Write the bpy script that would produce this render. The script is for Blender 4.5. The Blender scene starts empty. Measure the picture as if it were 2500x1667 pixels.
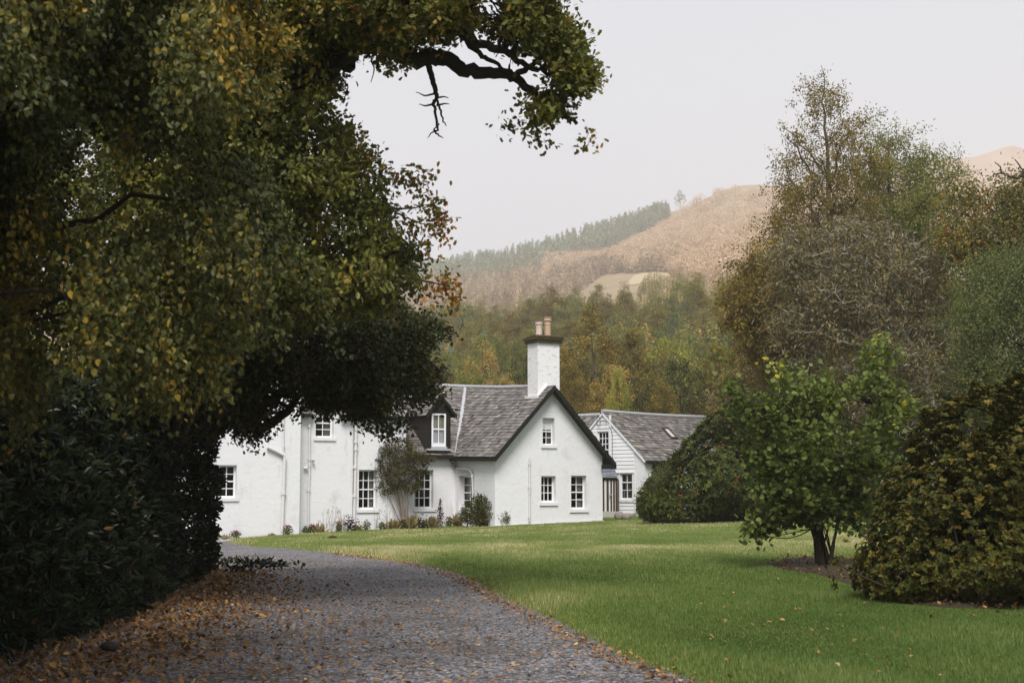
import bpy, math, random
import numpy as np
from mathutils import Vector

SC = bpy.context.scene
COL = SC.collection
R = np.random.default_rng(7)
random.seed(7)
rad = math.radians

# ------------------------------------------------------------------ camera
F = 3472.0                      # focal length in pixels of the 2500 px wide photograph
PITCH = math.atan(356.5 / F)
EYE = 1.6
cam_d = bpy.data.cameras.new("camera")
cam = bpy.data.objects.new("camera", cam_d)
COL.objects.link(cam)
cam.location = (0, 0, EYE)
cam.rotation_euler = (math.pi / 2 + PITCH, 0, 0)
cam_d.sensor_width = 36.0
cam_d.lens = 50.0
cam_d.clip_start = 0.1
cam_d.clip_end = 12000
cam_d.dof.use_dof = True
cam_d.dof.focus_distance = 57.0
cam_d.dof.aperture_fstop = 4.5
SC.camera = cam

# ------------------------------------------------------------------ sky and sun
SUN_EL, SUN_AZ = rad(52), rad(181)          # azimuth clockwise from +Y: behind the camera, to the right
w = bpy.data.worlds.new("World")
SC.world = w
w.use_nodes = True
nt = w.node_tree
bg = nt.nodes["Background"]
sky = nt.nodes.new("ShaderNodeTexSky")
sky.sky_type = 'NISHITA'
sky.sun_disc = False
sky.sun_elevation = SUN_EL
sky.sun_rotation = SUN_AZ
sky.dust_density = 3.0
hs = nt.nodes.new("ShaderNodeHueSaturation")
hs.inputs['Saturation'].default_value = 0.15
mixn = nt.nodes.new("ShaderNodeMix")
mixn.data_type = 'RGBA'
mixn.inputs[0].default_value = 0.9          # closed layer of bright cloud over the blue
mixn.inputs[7].default_value = (5.95, 6.42, 7.2, 1)
nt.links.new(sky.outputs[0], hs.inputs['Color'])
nt.links.new(hs.outputs[0], mixn.inputs[6])
nt.links.new(mixn.outputs[2], bg.inputs['Color'])
bg.inputs['Strength'].default_value = 0.056
sv = Vector((math.sin(SUN_AZ) * math.cos(SUN_EL), math.cos(SUN_AZ) * math.cos(SUN_EL), math.sin(SUN_EL)))
sd = bpy.data.lights.new("sun", 'SUN')
sd.energy = 1.9
sd.angle = rad(26)
sd.color = (1.0, 0.97, 0.935)
so = bpy.data.objects.new("sun", sd)
COL.objects.link(so)
so.rotation_euler = sv.to_track_quat('Z', 'Y').to_euler()
so.location = (20, -30, 60)
SC.view_settings.view_transform = 'Standard'
SC.view_settings.look = 'None'
SC.view_settings.exposure = 1.2
SC.view_settings.gamma = 1.0
SC.cycles.max_bounces = 6
SC.cycles.diffuse_bounces = 3
SC.cycles.glossy_bounces = 2
SC.cycles.transmission_bounces = 4
SC.cycles.transparent_max_bounces = 8
SC.cycles.volume_bounces = 1
SC.cycles.use_denoising = True

# ------------------------------------------------------------------ photograph pixels <-> places
K_ = 2500 / 2352.0              # the overview picture I measured in was 2352 wide
CP, SP = math.cos(PITCH), math.sin(PITCH)


def at(px, py, Y):
    """point at forward distance Y seen at photograph pixel px, py (arrays allowed)"""
    px, py, Y = np.broadcast_arrays(np.asarray(px, float), np.asarray(py, float), np.asarray(Y, float))
    cx, cy = (px - 1250) / F, (833.5 - py) / F
    dy = CP - cy * SP
    dz = SP + cy * CP
    t = Y / dy
    return np.stack([cx * t, Y, EYE + dz * t], -1)


def proj(P):
    P = np.asarray(P, float)
    x, y, z = P[..., 0], P[..., 1], P[..., 2] - EYE
    dep = y * CP + z * SP
    up = -y * SP + z * CP
    return np.stack([1250 + F * x / dep, 833.5 - F * up / dep], -1)


def z_at(y, py):
    k = (833.5 - py) / F
    return EYE + y * math.tan(PITCH + math.atan(k))


def sstep(a, b, x):
    t = np.clip((np.asarray(x, float) - a) / (b - a), 0, 1)
    return t * t * (3 - 2 * t)


def gz(x, y):
    """height of the level ground between the camera and the house (falls a little to the left)"""
    s = sstep(22, 55, y)
    return 0.034 * (np.clip(x, -14, 9) - 0.2) * s


def gp(px, py):
    """where the view through a pixel meets that ground"""
    lo, hi = 5.0, 200.0
    for _ in range(50):
        m = (lo + hi) / 2
        p = at(px, py, m)
        if p[2] > gz(p[0], p[1]):
            lo = m
        else:
            hi = m
    p = at(px, py, lo)
    return p[0], p[1], p[2]


def ov(pts):
    return np.array(pts, float) * K_


class _Noise:
    def __init__(s, seed):
        r = np.random.default_rng(seed)
        s.a = r.normal(size=(14, 3))
        s.p = r.uniform(0, 6.28, 14)

    def __call__(s, P, f=1.0):
        P = np.atleast_2d(P)
        if P.shape[1] == 2:
            P = np.concatenate([P, np.zeros((len(P), 1))], 1)
        return np.sin(P @ (s.a.T * f) + s.p).sum(1) / 3.7


# ------------------------------------------------------------------ mesh building
class G:
    """collects pieces of ONE mesh"""

    def __init__(s):
        s.v, s.f, s.t, s.m, s.n = [], [], [], [], 0

    def add(s, verts, faces, tint=0.5, mat=0):
        verts = np.asarray(verts, float).reshape(-1, 3)
        faces = np.asarray(faces, int)
        if len(verts) == 0 or len(faces) == 0:
            return
        s.v.append(verts)
        s.f.append(faces + s.n)
        s.t.append(np.broadcast_to(np.asarray(tint, float), (len(faces),)).copy())
        s.m.append(np.full(len(faces), mat, int))
        s.n += len(verts)

    def poly(s, pts, tint=0.5, mat=0):
        s.add(pts, [list(range(len(pts)))], tint, mat)

    def obox(s, o, ax, ay, az, tint=0.5, mat=0):
        """box from corner o along three edge vectors"""
        o, ax, ay, az = [np.asarray(q, float) for q in (o, ax, ay, az)]
        v = [o, o + ax, o + ax + ay, o + ay, o + az, o + ax + az, o + ax + ay + az, o + ay + az]
        s.add(v, [[0, 3, 2, 1], [4, 5, 6, 7], [0, 1, 5, 4], [1, 2, 6, 5], [2, 3, 7, 6], [3, 0, 4, 7]], tint, mat)

    def tube(s, P, r, sides=6, tint=0.5, mat=0, cap=False):
        P = np.asarray(P, float)
        n = len(P)
        r = np.broadcast_to(np.asarray(r, float), (n,))
        d = np.gradient(P, axis=0)
        d /= np.linalg.norm(d, axis=1, keepdims=True) + 1e-9
        ref = np.where(np.abs(d[:, 2:3]) > 0.9, np.array([[1.0, 0, 0]]), np.array([[0, 0, 1.0]]))
        a = np.cross(d, ref)
        a /= np.linalg.norm(a, axis=1, keepdims=True) + 1e-9
        b = np.cross(d, a)
        th = np.arange(sides) * 2 * math.pi / sides
        ring = P[:, None] + r[:, None, None] * (np.cos(th)[None, :, None] * a[:, None] + np.sin(th)[None, :, None] * b[:, None])
        i = np.arange(n - 1)[:, None] * sides
        k = np.arange(sides)[None]
        k2 = (k + 1) % sides
        f = np.stack([i + k, i + k2, i + sides + k2, i + sides + k], -1).reshape(-1, 4)
        s.add(ring.reshape(-1, 3), f, tint, mat)
        if cap:
            s.add(ring[-1], [list(range(sides))], tint, mat)
            s.add(ring[0], [list(range(sides))[::-1]], tint, mat)

    def lathe(s, c, prof, sides=20, tint=0.5, mat=0):
        th = np.arange(sides) * 2 * math.pi / sides
        pr = np.asarray(prof, float)
        v = np.stack([c[0] + pr[:, 0:1] * np.cos(th), c[1] + pr[:, 0:1] * np.sin(th), np.broadcast_to(c[2] + pr[:, 1:2], (len(pr), sides))], -1)
        i = np.arange(len(pr) - 1)[:, None] * sides
        k = np.arange(sides)[None]
        k2 = (k + 1) % sides
        s.add(v.reshape(-1, 3), np.stack([i + k, i + k2, i + sides + k2, i + sides + k], -1).reshape(-1, 4), tint, mat)

    def obj(s, name, mats, parent=None, smooth=False):
        me = bpy.data.meshes.new(name)
        V = np.concatenate(s.v) if s.v else np.zeros((0, 3))
        if parent is not None:
            V = V - np.array(base_of(parent))
        lt = np.concatenate([np.full(len(f), f.shape[1]) for f in s.f])
        li = np.concatenate([f.ravel() for f in s.f])
        me.vertices.add(len(V))
        me.vertices.foreach_set('co', V.astype(np.float32).ravel())
        me.loops.add(len(li))
        me.loops.foreach_set('vertex_index', li.astype(np.int32))
        me.polygons.add(len(lt))
        me.polygons.foreach_set('loop_start', (np.cumsum(lt) - lt).astype(np.int32))
        me.polygons.foreach_set('material_index', np.concatenate(s.m).astype(np.int32))
        me.polygons.foreach_set('use_smooth', np.full(len(lt), bool(smooth)))
        at_ = me.attributes.new('tint', 'FLOAT', 'FACE')
        at_.data.foreach_set('value', np.concatenate(s.t).astype(np.float32))
        me.update(calc_edges=True)
        for m in (mats if isinstance(mats, (list, tuple)) else [mats]):
            me.materials.append(m)
        o = bpy.data.objects.new(name, me)
        COL.objects.link(o)
        if parent is not None:
            o.parent = parent
        return o


def base_of(o):
    p = Vector((0, 0, 0))
    while o is not None:
        p += o.location
        o = o.parent
    return tuple(p)


def tag(o, label=None, cat=None, group=None, kind=None):
    if label:
        o['label'] = label
    if cat:
        o['category'] = cat
    if group:
        o['group'] = group
    if kind:
        o['kind'] = kind
    return o


def thing(name, loc, label, cat, group=None):
    o = bpy.data.objects.new(name, None)
    o.empty_display_size = 0.3
    COL.objects.link(o)
    o.location = [float(q) for q in loc]
    return tag(o, label, cat, group)


def dup(root, loc, rz=0.0, sc=(1, 1, 1), label=None, group=None):
    r = root.copy()
    COL.objects.link(r)
    r.location = [float(q) for q in loc]
    r.rotation_euler = (0, 0, rz)
    r.scale = sc
    if label:
        r['label'] = label
    if group:
        r['group'] = group
    for ch in list(root.children):
        c = ch.copy()
        COL.objects.link(c)
        c.parent = r
    return r


# ------------------------------------------------------------------ materials
def nodes(name):
    m = bpy.data.materials.new(name)
    m.use_nodes = True
    t = m.node_tree
    return m, t, t.nodes["Principled BSDF"]


def ramp(t, cols, pos=None):
    r = t.nodes.new("ShaderNodeValToRGB")
    n = len(cols)
    el = r.color_ramp.elements
    while len(el) < n:
        el.new(0.5)
    for i, c in enumerate(cols):
        el[i].position = pos[i] if pos else i / max(1, n - 1)
        el[i].color = (*c, 1)
    return r


def noise_node(t, scale, detail=4, rough=0.55, coord='Object', dim=None):
    tc = t.nodes.new("ShaderNodeTexCoord")
    nz = t.nodes.new("ShaderNodeTexNoise")
    nz.inputs['Scale'].default_value = scale
    nz.inputs['Detail'].default_value = detail
    nz.inputs['Roughness'].default_value = rough
    if dim:
        mp = t.nodes.new("ShaderNodeMapping")
        mp.inputs['Scale'].default_value = dim
        t.links.new(tc.outputs[coord], mp.inputs[0])
        t.links.new(mp.outputs[0], nz.inputs['Vector'])
    else:
        t.links.new(tc.outputs[coord], nz.inputs['Vector'])
    return nz


def bump(t, bsdf, src, strength, dist):
    b = t.nodes.new("ShaderNodeBump")
    b.inputs['Strength'].default_value = strength
    b.inputs['Distance'].default_value = dist
    t.links.new(src, b.inputs['Height'])
    t.links.new(b.outputs[0], bsdf.inputs['Normal'])
    return b


def mixcol(t, a, b, fac, mode='MIX'):
    m = t.nodes.new("ShaderNodeMix")
    m.data_type = 'RGBA'
    m.blend_type = mode
    for s, v in ((0, fac), (6, a), (7, b)):
        if hasattr(v, 'is_linked') or hasattr(v, 'links'):
            t.links.new(v, m.inputs[s])
        elif s == 0:
            m.inputs[s].default_value = v
        else:
            m.inputs[s].default_value = (*v, 1)
    return m.outputs[2]


def m_plain(name, cols, scale=8.0, rough=0.7, bstr=0.2, bdist=0.01, spec=0.3, detail=5, dim=None, pos=None, metal=0):
    m, t, b = nodes(name)
    nz = noise_node(t, scale, detail, 0.6, dim=dim)
    r = ramp(t, cols, pos)
    t.links.new(nz.outputs[0], r.inputs[0])
    t.links.new(r.outputs[0], b.inputs['Base Color'])
    b.inputs['Roughness'].default_value = rough
    b.inputs['Specular IOR Level'].default_value = spec
    b.inputs['Metallic'].default_value = metal
    if bstr:
        bump(t, b, nz.outputs[0], bstr, bdist)
    return m


def m_tint(name, cols, pos=None, rough=0.6, spec=0.3, trans=0.0, nscale=0, namp=0.25):
    """colour taken from each face's own 'tint' (leaf, blade or slate) through a ramp"""
    m, t, b = nodes(name)
    a = t.nodes.new("ShaderNodeAttribute")
    a.attribute_name = 'tint'
    r = ramp(t, cols, pos)
    src = a.outputs['Fac']
    if nscale:
        nz = noise_node(t, nscale, 3)
        ma = t.nodes.new("ShaderNodeMath")
        ma.operation = 'MULTIPLY_ADD'
        ma.inputs[1].default_value = namp
        t.links.new(nz.outputs[0], ma.inputs[0])
        t.links.new(src, ma.inputs[2])
        sb = t.nodes.new("ShaderNodeMath")
        sb.operation = 'SUBTRACT'
        sb.inputs[1].default_value = namp * 0.5
        t.links.new(ma.outputs[0], sb.inputs[0])
        src = sb.outputs[0]
    t.links.new(src, r.inputs[0])
    t.links.new(r.outputs[0], b.inputs['Base Color'])
    b.inputs['Roughness'].default_value = rough
    b.inputs['Specular IOR Level'].default_value = spec
    if trans:
        tr = t.nodes.new("ShaderNodeBsdfTranslucent")
        t.links.new(r.outputs[0], tr.inputs['Color'])
        mx = t.nodes.new("ShaderNodeMixShader")
        mx.inputs[0].default_value = trans
        t.links.new(b.outputs[0], mx.inputs[1])
        t.links.new(tr.outputs[0], mx.inputs[2])
        t.links.new(mx.outputs[0], t.nodes["Material Output"].inputs['Surface'])
    return m


M = {}
# white limewash over rough rubble: faint grey-brown weathering with its own shape
m, t, b = nodes("limewash")
n1 = noise_node(t, 1.1, 6, 0.65)
n2 = noise_node(t, 5.5, 4, 0.6)
n3 = noise_node(t, 24, 3, 0.6)
r1 = ramp(t, [(0.70, 0.688, 0.700), (0.69, 0.676, 0.686), (0.56, 0.537, 0.525)], [0, 0.56, 0.80])
t.links.new(n1.outputs[0], r1.inputs[0])
r2 = ramp(t, [(1, 1, 1), (1, 1, 1), (0.55, 0.50, 0.43)], [0, 0.64, 0.78])
t.links.new(n2.outputs[0], r2.inputs[0])
n4 = noise_node(t, 3.0, 5, 0.65, dim=(1.6, 1.6, 0.22))
r4 = ramp(t, [(1, 1, 1), (1, 1, 1), (0.74, 0.72, 0.66)], [0, 0.60, 0.78])
t.links.new(n4.outputs[0], r4.inputs[0])
t.links.new(mixcol(t, mixcol(t, r1.outputs[0], r2.outputs[0], 0.45, 'MULTIPLY'), r4.outputs[0], 0.95, 'MULTIPLY'), b.inputs['Base Color'])
ad = t.nodes.new("ShaderNodeMath")
ad.operation = 'ADD'
t.links.new(n2.outputs[0], ad.inputs[0])
t.links.new(n3.outputs[0], ad.inputs[1])
bump(t, b, ad.outputs[0], 0.5, 0.03)
b.inputs['Roughness'].default_value = 0.9
b.inputs['Specular IOR Level'].default_value = 0.15
M['wall'] = m
# the same wash on the chimney, flaking more
m, t, b = nodes("flaking_wash")
n1 = noise_node(t, 4.5, 8, 0.68, dim=(1, 1, 2.0))
r1 = ramp(t, [(0.72, 0.705, 0.70), (0.70, 0.685, 0.68), (0.46, 0.43, 0.39), (0.2, 0.17, 0.13)], [0, 0.55, 0.66, 0.78])
t.links.new(n1.outputs[0], r1.inputs[0])
t.links.new(r1.outputs[0], b.inputs['Base Color'])
bump(t, b, n1.outputs[0], 0.5, 0.02)
b.inputs['Roughness'].default_value = 0.9
M['chimney'] = m
M['white_paint'] = m_plain("white_paint", [(0.76, 0.755, 0.755), (0.70, 0.69, 0.69)], 4, 0.45, 0.05, 0.003, 0.4)
M['black_paint'] = m_plain("black_paint", [(0.004, 0.0035, 0.002), (0.012, 0.010, 0.006)], 6, 0.7, 0.15, 0.004)
M['dark_timber'] = m_plain("dark_timber", [(0.045, 0.028, 0.016), (0.08, 0.05, 0.03)], 8, 0.7, 0.2, 0.004, dim=(6, 6, 0.6))
M['pipe'] = m_plain("painted_pipe", [(0.64, 0.63, 0.635), (0.58, 0.56, 0.55), (0.38, 0.33, 0.28)], 5, 0.55, 0.05, 0.002, pos=[0, 0.62, 0.8])
M['grey_pipe'] = m_plain("grey_pipe", [(0.22, 0.20, 0.20), (0.30, 0.28, 0.27)], 6, 0.5, 0.05, 0.002)
M['lead'] = m_plain("lead_flashing", [(0.42, 0.42, 0.43), (0.34, 0.34, 0.35), (0.24, 0.23, 0.23)], 7, 0.55, 0.15, 0.006, pos=[0, 0.6, 0.85])
M['slate'] = m_tint("slate", [(0.0565, 0.0506, 0.0461), (0.1107, 0.0976, 0.0909), (0.1559, 0.1388, 0.1283), (0.2034, 0.1823, 0.1613), (0.2656, 0.2410, 0.1973)], [0, 0.28, 0.55, 0.8, 1], 0.65, 0.3, nscale=1.3, namp=0.3)
M['slate_dark'] = m_tint("slate_cheek", [(0.018, 0.014, 0.010), (0.04, 0.032, 0.024)], rough=0.7)
M['slate_blue'] = m_tint("slate_blue", [(0.11, 0.12, 0.14), (0.2, 0.21, 0.24)], rough=0.5)
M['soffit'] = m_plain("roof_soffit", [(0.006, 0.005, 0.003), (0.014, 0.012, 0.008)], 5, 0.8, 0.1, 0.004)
M['pot'] = m_plain("clay_pot", [(0.36, 0.23, 0.15), (0.46, 0.32, 0.22), (0.26, 0.15, 0.09)], 9, 0.75, 0.15, 0.004, pos=[0, 0.55, 0.9])
M['pot_light'] = m_plain("pale_clay_pot", [(0.5, 0.36, 0.29), (0.56, 0.43, 0.36), (0.3, 0.2, 0.14)], 9, 0.75, 0.15, 0.004, pos=[0, 0.6, 0.95])
M['mossy_stone'] = m_plain("mossy_stone", [(0.02, 0.016, 0.008), (0.055, 0.042, 0.018), (0.05, 0.045, 0.012), (0.3, 0.28, 0.24)], 9, 0.95, 0.7, 0.03, pos=[0, 0.5, 0.68, 0.86])
M['interior'] = m_plain("room_dimness", [(0.010, 0.008, 0.005), (0.018, 0.015, 0.011)], 2, 0.9, 0)  # near-black box behind the panes: indoor dimness put into its colour
M['interior_pale'] = m_plain("pale_room", [(0.42, 0.38, 0.31), (0.5, 0.45, 0.37)], 2, 0.9, 0)
M['curtain'] = m_plain("grey_curtain", [(0.22, 0.20, 0.2), (0.34, 0.31, 0.31)], 30, 0.9, 0.2, 0.01, dim=(1, 1, 0.05))
M['net'] = m_plain("net_curtain", [(0.72, 0.72, 0.76), (0.62, 0.62, 0.67)], 40, 0.9, 0.3, 0.01, dim=(1, 1, 0.04))
M['stone'] = m_plain("field_stone", [(0.10, 0.085, 0.07), (0.22, 0.19, 0.16), (0.3, 0.27, 0.24)], 6, 0.9, 0.5, 0.03)
M['pale_stone'] = m_plain("pale_stone", [(0.4, 0.36, 0.33), (0.52, 0.48, 0.45)], 6, 0.9, 0.3, 0.02)
m, t, b = nodes("window_glass")
gl = t.nodes.new("ShaderNodeBsdfGlossy")
gl.inputs['Roughness'].default_value = 0.04
gl.inputs['Color'].default_value = (0.9, 0.9, 0.9, 1)
tb = t.nodes.new("ShaderNodeBsdfTransparent")
tb.inputs['Color'].default_value = (0.85, 0.86, 0.85, 1)
fr = t.nodes.new("ShaderNodeFresnel")
fr.inputs['IOR'].default_value = 1.22
mx = t.nodes.new("ShaderNodeMixShader")
t.links.new(fr.outputs[0], mx.inputs[0])
t.links.new(tb.outputs[0], mx.inputs[1])
t.links.new(gl.outputs[0], mx.inputs[2])
t.links.new(mx.outputs[0], t.nodes["Material Output"].inputs['Surface'])
M['glass'] = m
# gravel of the drive: small stones with their own greys
m, t, b = nodes("gravel")
tc = t.nodes.new("ShaderNodeTexCoord")
vo = t.nodes.new("ShaderNodeTexVoronoi")
vo.inputs['Scale'].default_value = 34
t.links.new(tc.outputs['Object'], vo.inputs['Vector'])
sx = t.nodes.new("ShaderNodeSeparateColor")
t.links.new(vo.outputs['Color'], sx.inputs[0])
r1 = ramp(t, [(0.018, 0.016, 0.016), (0.068, 0.063, 0.066), (0.14, 0.13, 0.135), (0.36, 0.33, 0.33)], [0, 0.4, 0.75, 1])
t.links.new(sx.outputs[0], r1.inputs[0])
n1 = noise_node(t, 0.55, 5, 0.6)
r2 = ramp(t, [(0.60, 0.56, 0.50), (0.95, 0.95, 0.95), (1.2, 1.19, 1.2)], [0.3, 0.52, 0.72])
t.links.new(n1.outputs[0], r2.inputs[0])
t.links.new(mixcol(t, r1.outputs[0], r2.outputs[0], 1.0, 'MULTIPLY'), b.inputs['Base Color'])
bump(t, b, vo.outputs['Distance'], 0.9, 0.02)
b.inputs['Roughness'].default_value = 0.75
M['gravel'] = m
M['soil'] = m_plain("leaf_mould", [(0.014, 0.010, 0.005), (0.04, 0.028, 0.013), (0.09, 0.06, 0.026)], 14, 0.95, 0.6, 0.03, pos=[0.2, 0.6, 0.85])
M['ground'] = m_plain("rough_ground", [(0.03, 0.035, 0.012), (0.06, 0.05, 0.025)], 1.5, 0.95, 0.4, 0.05)
# lawn under the blades
m, t, b = nodes("turf")
n1 = noise_node(t, 0.35, 6, 0.65)
n2 = noise_node(t, 11, 5, 0.7)
r1 = ramp(t, [(0.08, 0.12, 0.018), (0.11, 0.15, 0.028), (0.15, 0.165, 0.04), (0.2, 0.185, 0.06)], [0.25, 0.5, 0.66, 0.82])
t.links.new(n1.outputs[0], r1.inputs[0])
r2 = ramp(t, [(0.5, 0.55, 0.5), (1.15, 1.1, 1.0)], [0.3, 0.7])
t.links.new(n2.outputs[0], r2.inputs[0])
t.links.new(mixcol(t, r1.outputs[0], r2.outputs[0], 1.0, 'MULTIPLY'), b.inputs['Base Color'])
bump(t, b, n2.outputs[0], 0.8, 0.05)
b.inputs['Roughness'].default_value = 0.9
b.inputs['Specular IOR Level'].default_value = 0.1
M['turf'] = m
M['grass'] = m_tint("grass_blade", [(0.0479, 0.0851, 0.0173), (0.1065, 0.1622, 0.0347), (0.2196, 0.2592, 0.0772), (0.4524, 0.4121, 0.1929), (0.6120, 0.5051, 0.3087)], [0, 0.3, 0.55, 0.8, 1], 0.6, 0.2, 0.3)
M['fallen'] = m_tint("fallen_leaf", [(0.05, 0.026, 0.011), (0.14, 0.068, 0.024), (0.27, 0.14, 0.045), (0.40, 0.23, 0.075), (0.48, 0.34, 0.19)], [0, 0.3, 0.6, 0.85, 1], 0.7, 0.2, 0.1)
M['bark'] = m_plain("dark_bark", [(0.016, 0.012, 0.008), (0.05, 0.037, 0.025)], 10, 0.95, 0.5, 0.03, dim=(1, 1, 0.3))
M['bark_pale'] = m_plain("lichened_bark", [(0.13, 0.115, 0.085), (0.30, 0.275, 0.21), (0.45, 0.42, 0.34)], 12, 0.95, 0.5, 0.02)
M['bark_brown'] = m_plain("brown_bark", [(0.05, 0.035, 0.022), (0.11, 0.08, 0.055)], 10, 0.95, 0.4, 0.02)
M['lime'] = m_tint("lime_leaf", [(0.0203, 0.0257, 0.0042), (0.0505, 0.0569, 0.0122), (0.1057, 0.1057, 0.0255), (0.2757, 0.1931, 0.0212), (0.4044, 0.2389, 0.0319)], [0, 0.3, 0.6, 0.85, 1], 0.5, 0.25, 0.2)
M['oak'] = m_tint("oak_leaf", [(0.0363, 0.0442, 0.0071), (0.0978, 0.1054, 0.0155), (0.1815, 0.1681, 0.0264), (0.3352, 0.1994, 0.0287), (0.4469, 0.1567, 0.0238)], [0, 0.35, 0.62, 0.85, 1], 0.5, 0.35, 0.3)
M['beech'] = m_tint("beech_leaf", [(0.0282, 0.0317, 0.0095), (0.0563, 0.0634, 0.0158), (0.1320, 0.1056, 0.0253), (0.3520, 0.1760, 0.0396)], [0, 0.5, 0.88, 1], 0.5, 0.3, 0.25)
M['laurel'] = m_tint("laurel_leaf", [(0.0041, 0.0065, 0.0014), (0.0093, 0.0141, 0.0030), (0.0207, 0.0283, 0.0060), (0.1656, 0.0761, 0.0149)], [0, 0.45, 0.95, 1], 0.4, 0.22, 0.05)
M['hazel'] = m_tint("hazel_leaf", [(0.0403, 0.0594, 0.0113), (0.0853, 0.1141, 0.0225), (0.1880, 0.2169, 0.0494), (0.8000, 0.6847, 0.0673)], [0, 0.4, 0.86, 1], 0.5, 0.2, 0.35)
M['azalea'] = m_tint("bronze_leaf", [(0.0289, 0.0353, 0.0057), (0.0721, 0.0707, 0.0123), (0.1443, 0.1036, 0.0180), (0.2307, 0.1412, 0.0262)], [0, 0.4, 0.75, 1], 0.6, 0.15, 0.15)
M['rhodo'] = m_tint("rhododendron_leaf", [(0.0176, 0.0254, 0.0040), (0.0506, 0.0647, 0.0119), (0.1210, 0.1328, 0.0218), (0.3300, 0.0982, 0.0297)], [0, 0.45, 0.93, 1], 0.5, 0.15, 0.1)
M['birch'] = m_tint("autumn_birch_leaf", [(0.0712, 0.0566, 0.0126), (0.1639, 0.1257, 0.0269), (0.2707, 0.1964, 0.0449), (0.4133, 0.2749, 0.0628)], [0, 0.4, 0.75, 1], 0.7, 0.1, 0.35)
M['ash'] = m_tint("ash_leaf", [(0.0760, 0.0871, 0.0170), (0.1662, 0.1807, 0.0410), (0.2851, 0.2793, 0.0770), (0.3802, 0.3038, 0.0770)], [0, 0.4, 0.8, 1], 0.7, 0.1, 0.35)
M['twiggy'] = m_tint("withered_leaf", [(0.0788, 0.0579, 0.0192), (0.1575, 0.1192, 0.0421), (0.2520, 0.1958, 0.0766), (0.3938, 0.3065, 0.1148)], [0, 0.4, 0.75, 1], 0.7, 0.2, 0.3)
M['lichen'] = m_tint('lichened_twig', [(0.1240, 0.1147, 0.0795), (0.2356, 0.2232, 0.1649), (0.3100, 0.2976, 0.2356)], None, 0.9, 0.1, 0.1)
M['willow'] = m_tint("grey_green_leaf", [(0.0486, 0.0624, 0.0158), (0.1148, 0.1361, 0.0389), (0.2025, 0.2198, 0.0729), (0.2970, 0.2693, 0.0790)], [0, 0.4, 0.85, 1], 0.6, 0.25, 0.3)
M['dark_leaf'] = m_tint("dark_green_leaf", [(0.0199, 0.0254, 0.0044), (0.0553, 0.0619, 0.0131), (0.1215, 0.1160, 0.0263), (0.1878, 0.1436, 0.0284)], [0, 0.4, 0.85, 1], 0.6, 0.2, 0.25)
M['yellowgreen'] = m_tint("yellow_green_leaf", [(0.1392, 0.1670, 0.0304), (0.2507, 0.2645, 0.0434), (0.3758, 0.3480, 0.0652), (0.4734, 0.3620, 0.0761)], [0, 0.4, 0.8, 1], 0.6, 0.2, 0.4)
M['golden'] = m_tint("golden_leaf", [(0.1924, 0.1358, 0.0323), (0.3463, 0.2500, 0.0651), (0.4875, 0.3572, 0.1000), (0.5901, 0.4143, 0.1124)], [0, 0.4, 0.8, 1], 0.6, 0.2, 0.4)
M['copper'] = m_tint("copper_leaf", [(0.0364, 0.0126, 0.0070), (0.0840, 0.0308, 0.0168), (0.1400, 0.0560, 0.0280)], None, 0.6, 0.2, 0.2)
M['larch'] = m_tint("larch_needles", [(0.1229, 0.1122, 0.0266), (0.2604, 0.2245, 0.0562), (0.3905, 0.3156, 0.0910), (0.4918, 0.3367, 0.0993)], [0, 0.4, 0.8, 1], 0.8, 0.1, 0.35)
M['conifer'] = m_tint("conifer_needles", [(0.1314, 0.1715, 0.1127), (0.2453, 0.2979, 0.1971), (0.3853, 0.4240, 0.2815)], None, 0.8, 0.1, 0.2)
M['pinewood'] = m_tint("pinewood_needles_glow", [(0.2332, 0.1729, 0.1029), (0.4251, 0.3241, 0.2054), (0.6172, 0.4755, 0.3161)], None, 0.8, 0.1, 0.2)  # paled and warmed: haze and glow on the hill put into the colour
M['birchwood'] = m_tint("birchwood_leaf_glow", [(0.3979, 0.2634, 0.1603), (0.5852, 0.4107, 0.2718), (0.6845, 0.5392, 0.3903), (0.6319, 0.4903, 0.3068)], [0, 0.45, 0.8, 1], 0.8, 0.1, 0.3)  # peach glow over the upper hill is put into the leaf colour
M['hill'] = m_plain("moor_grass", [(0.16, 0.115, 0.06), (0.28, 0.21, 0.12), (0.36, 0.28, 0.175)], 0.02, 0.95, 0, detail=8)
M['moor'] = m_plain("heather_moor", [(0.20, 0.13, 0.09), (0.34, 0.235, 0.165), (0.46, 0.37, 0.29)], 0.012, 0.95, 0, detail=9)
M['field'] = m_plain("pale_pasture", [(0.38, 0.30, 0.175), (0.43, 0.35, 0.21)], 0.1, 0.95, 0)
M['pink'] = m_tint("sedum_head", [(0.25, 0.10, 0.11), (0.42, 0.20, 0.20)], rough=0.8, trans=0.15)
M['straw'] = m_tint("dry_grass_blade", [(0.18, 0.14, 0.06), (0.34, 0.26, 0.13)], rough=0.8, trans=0.15)
M['green_bed'] = m_tint("border_leaf", [(0.035, 0.050, 0.014), (0.085, 0.10, 0.03), (0.19, 0.19, 0.06)], rough=0.6, trans=0.2)
M['dark_bed'] = m_tint("purple_leaf", [(0.02, 0.012, 0.012), (0.05, 0.026, 0.024)], rough=0.6, trans=0.1)

# ------------------------------------------------------------------ foliage tools
LEAF = {}


def _hex(wl, fold=0.10, bend=-0.06, b=0.3, c=0.7, wt=None):
    wt = wl if wt is None else wt
    v = np.array([(0, 0, 0), (-wl, b, fold), (-wt, c, fold), (0, 1, bend), (wt, c, fold), (wl, b, fold)])
    return v, np.array([(0, 3, 2, 1), (0, 5, 4, 3)])


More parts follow.
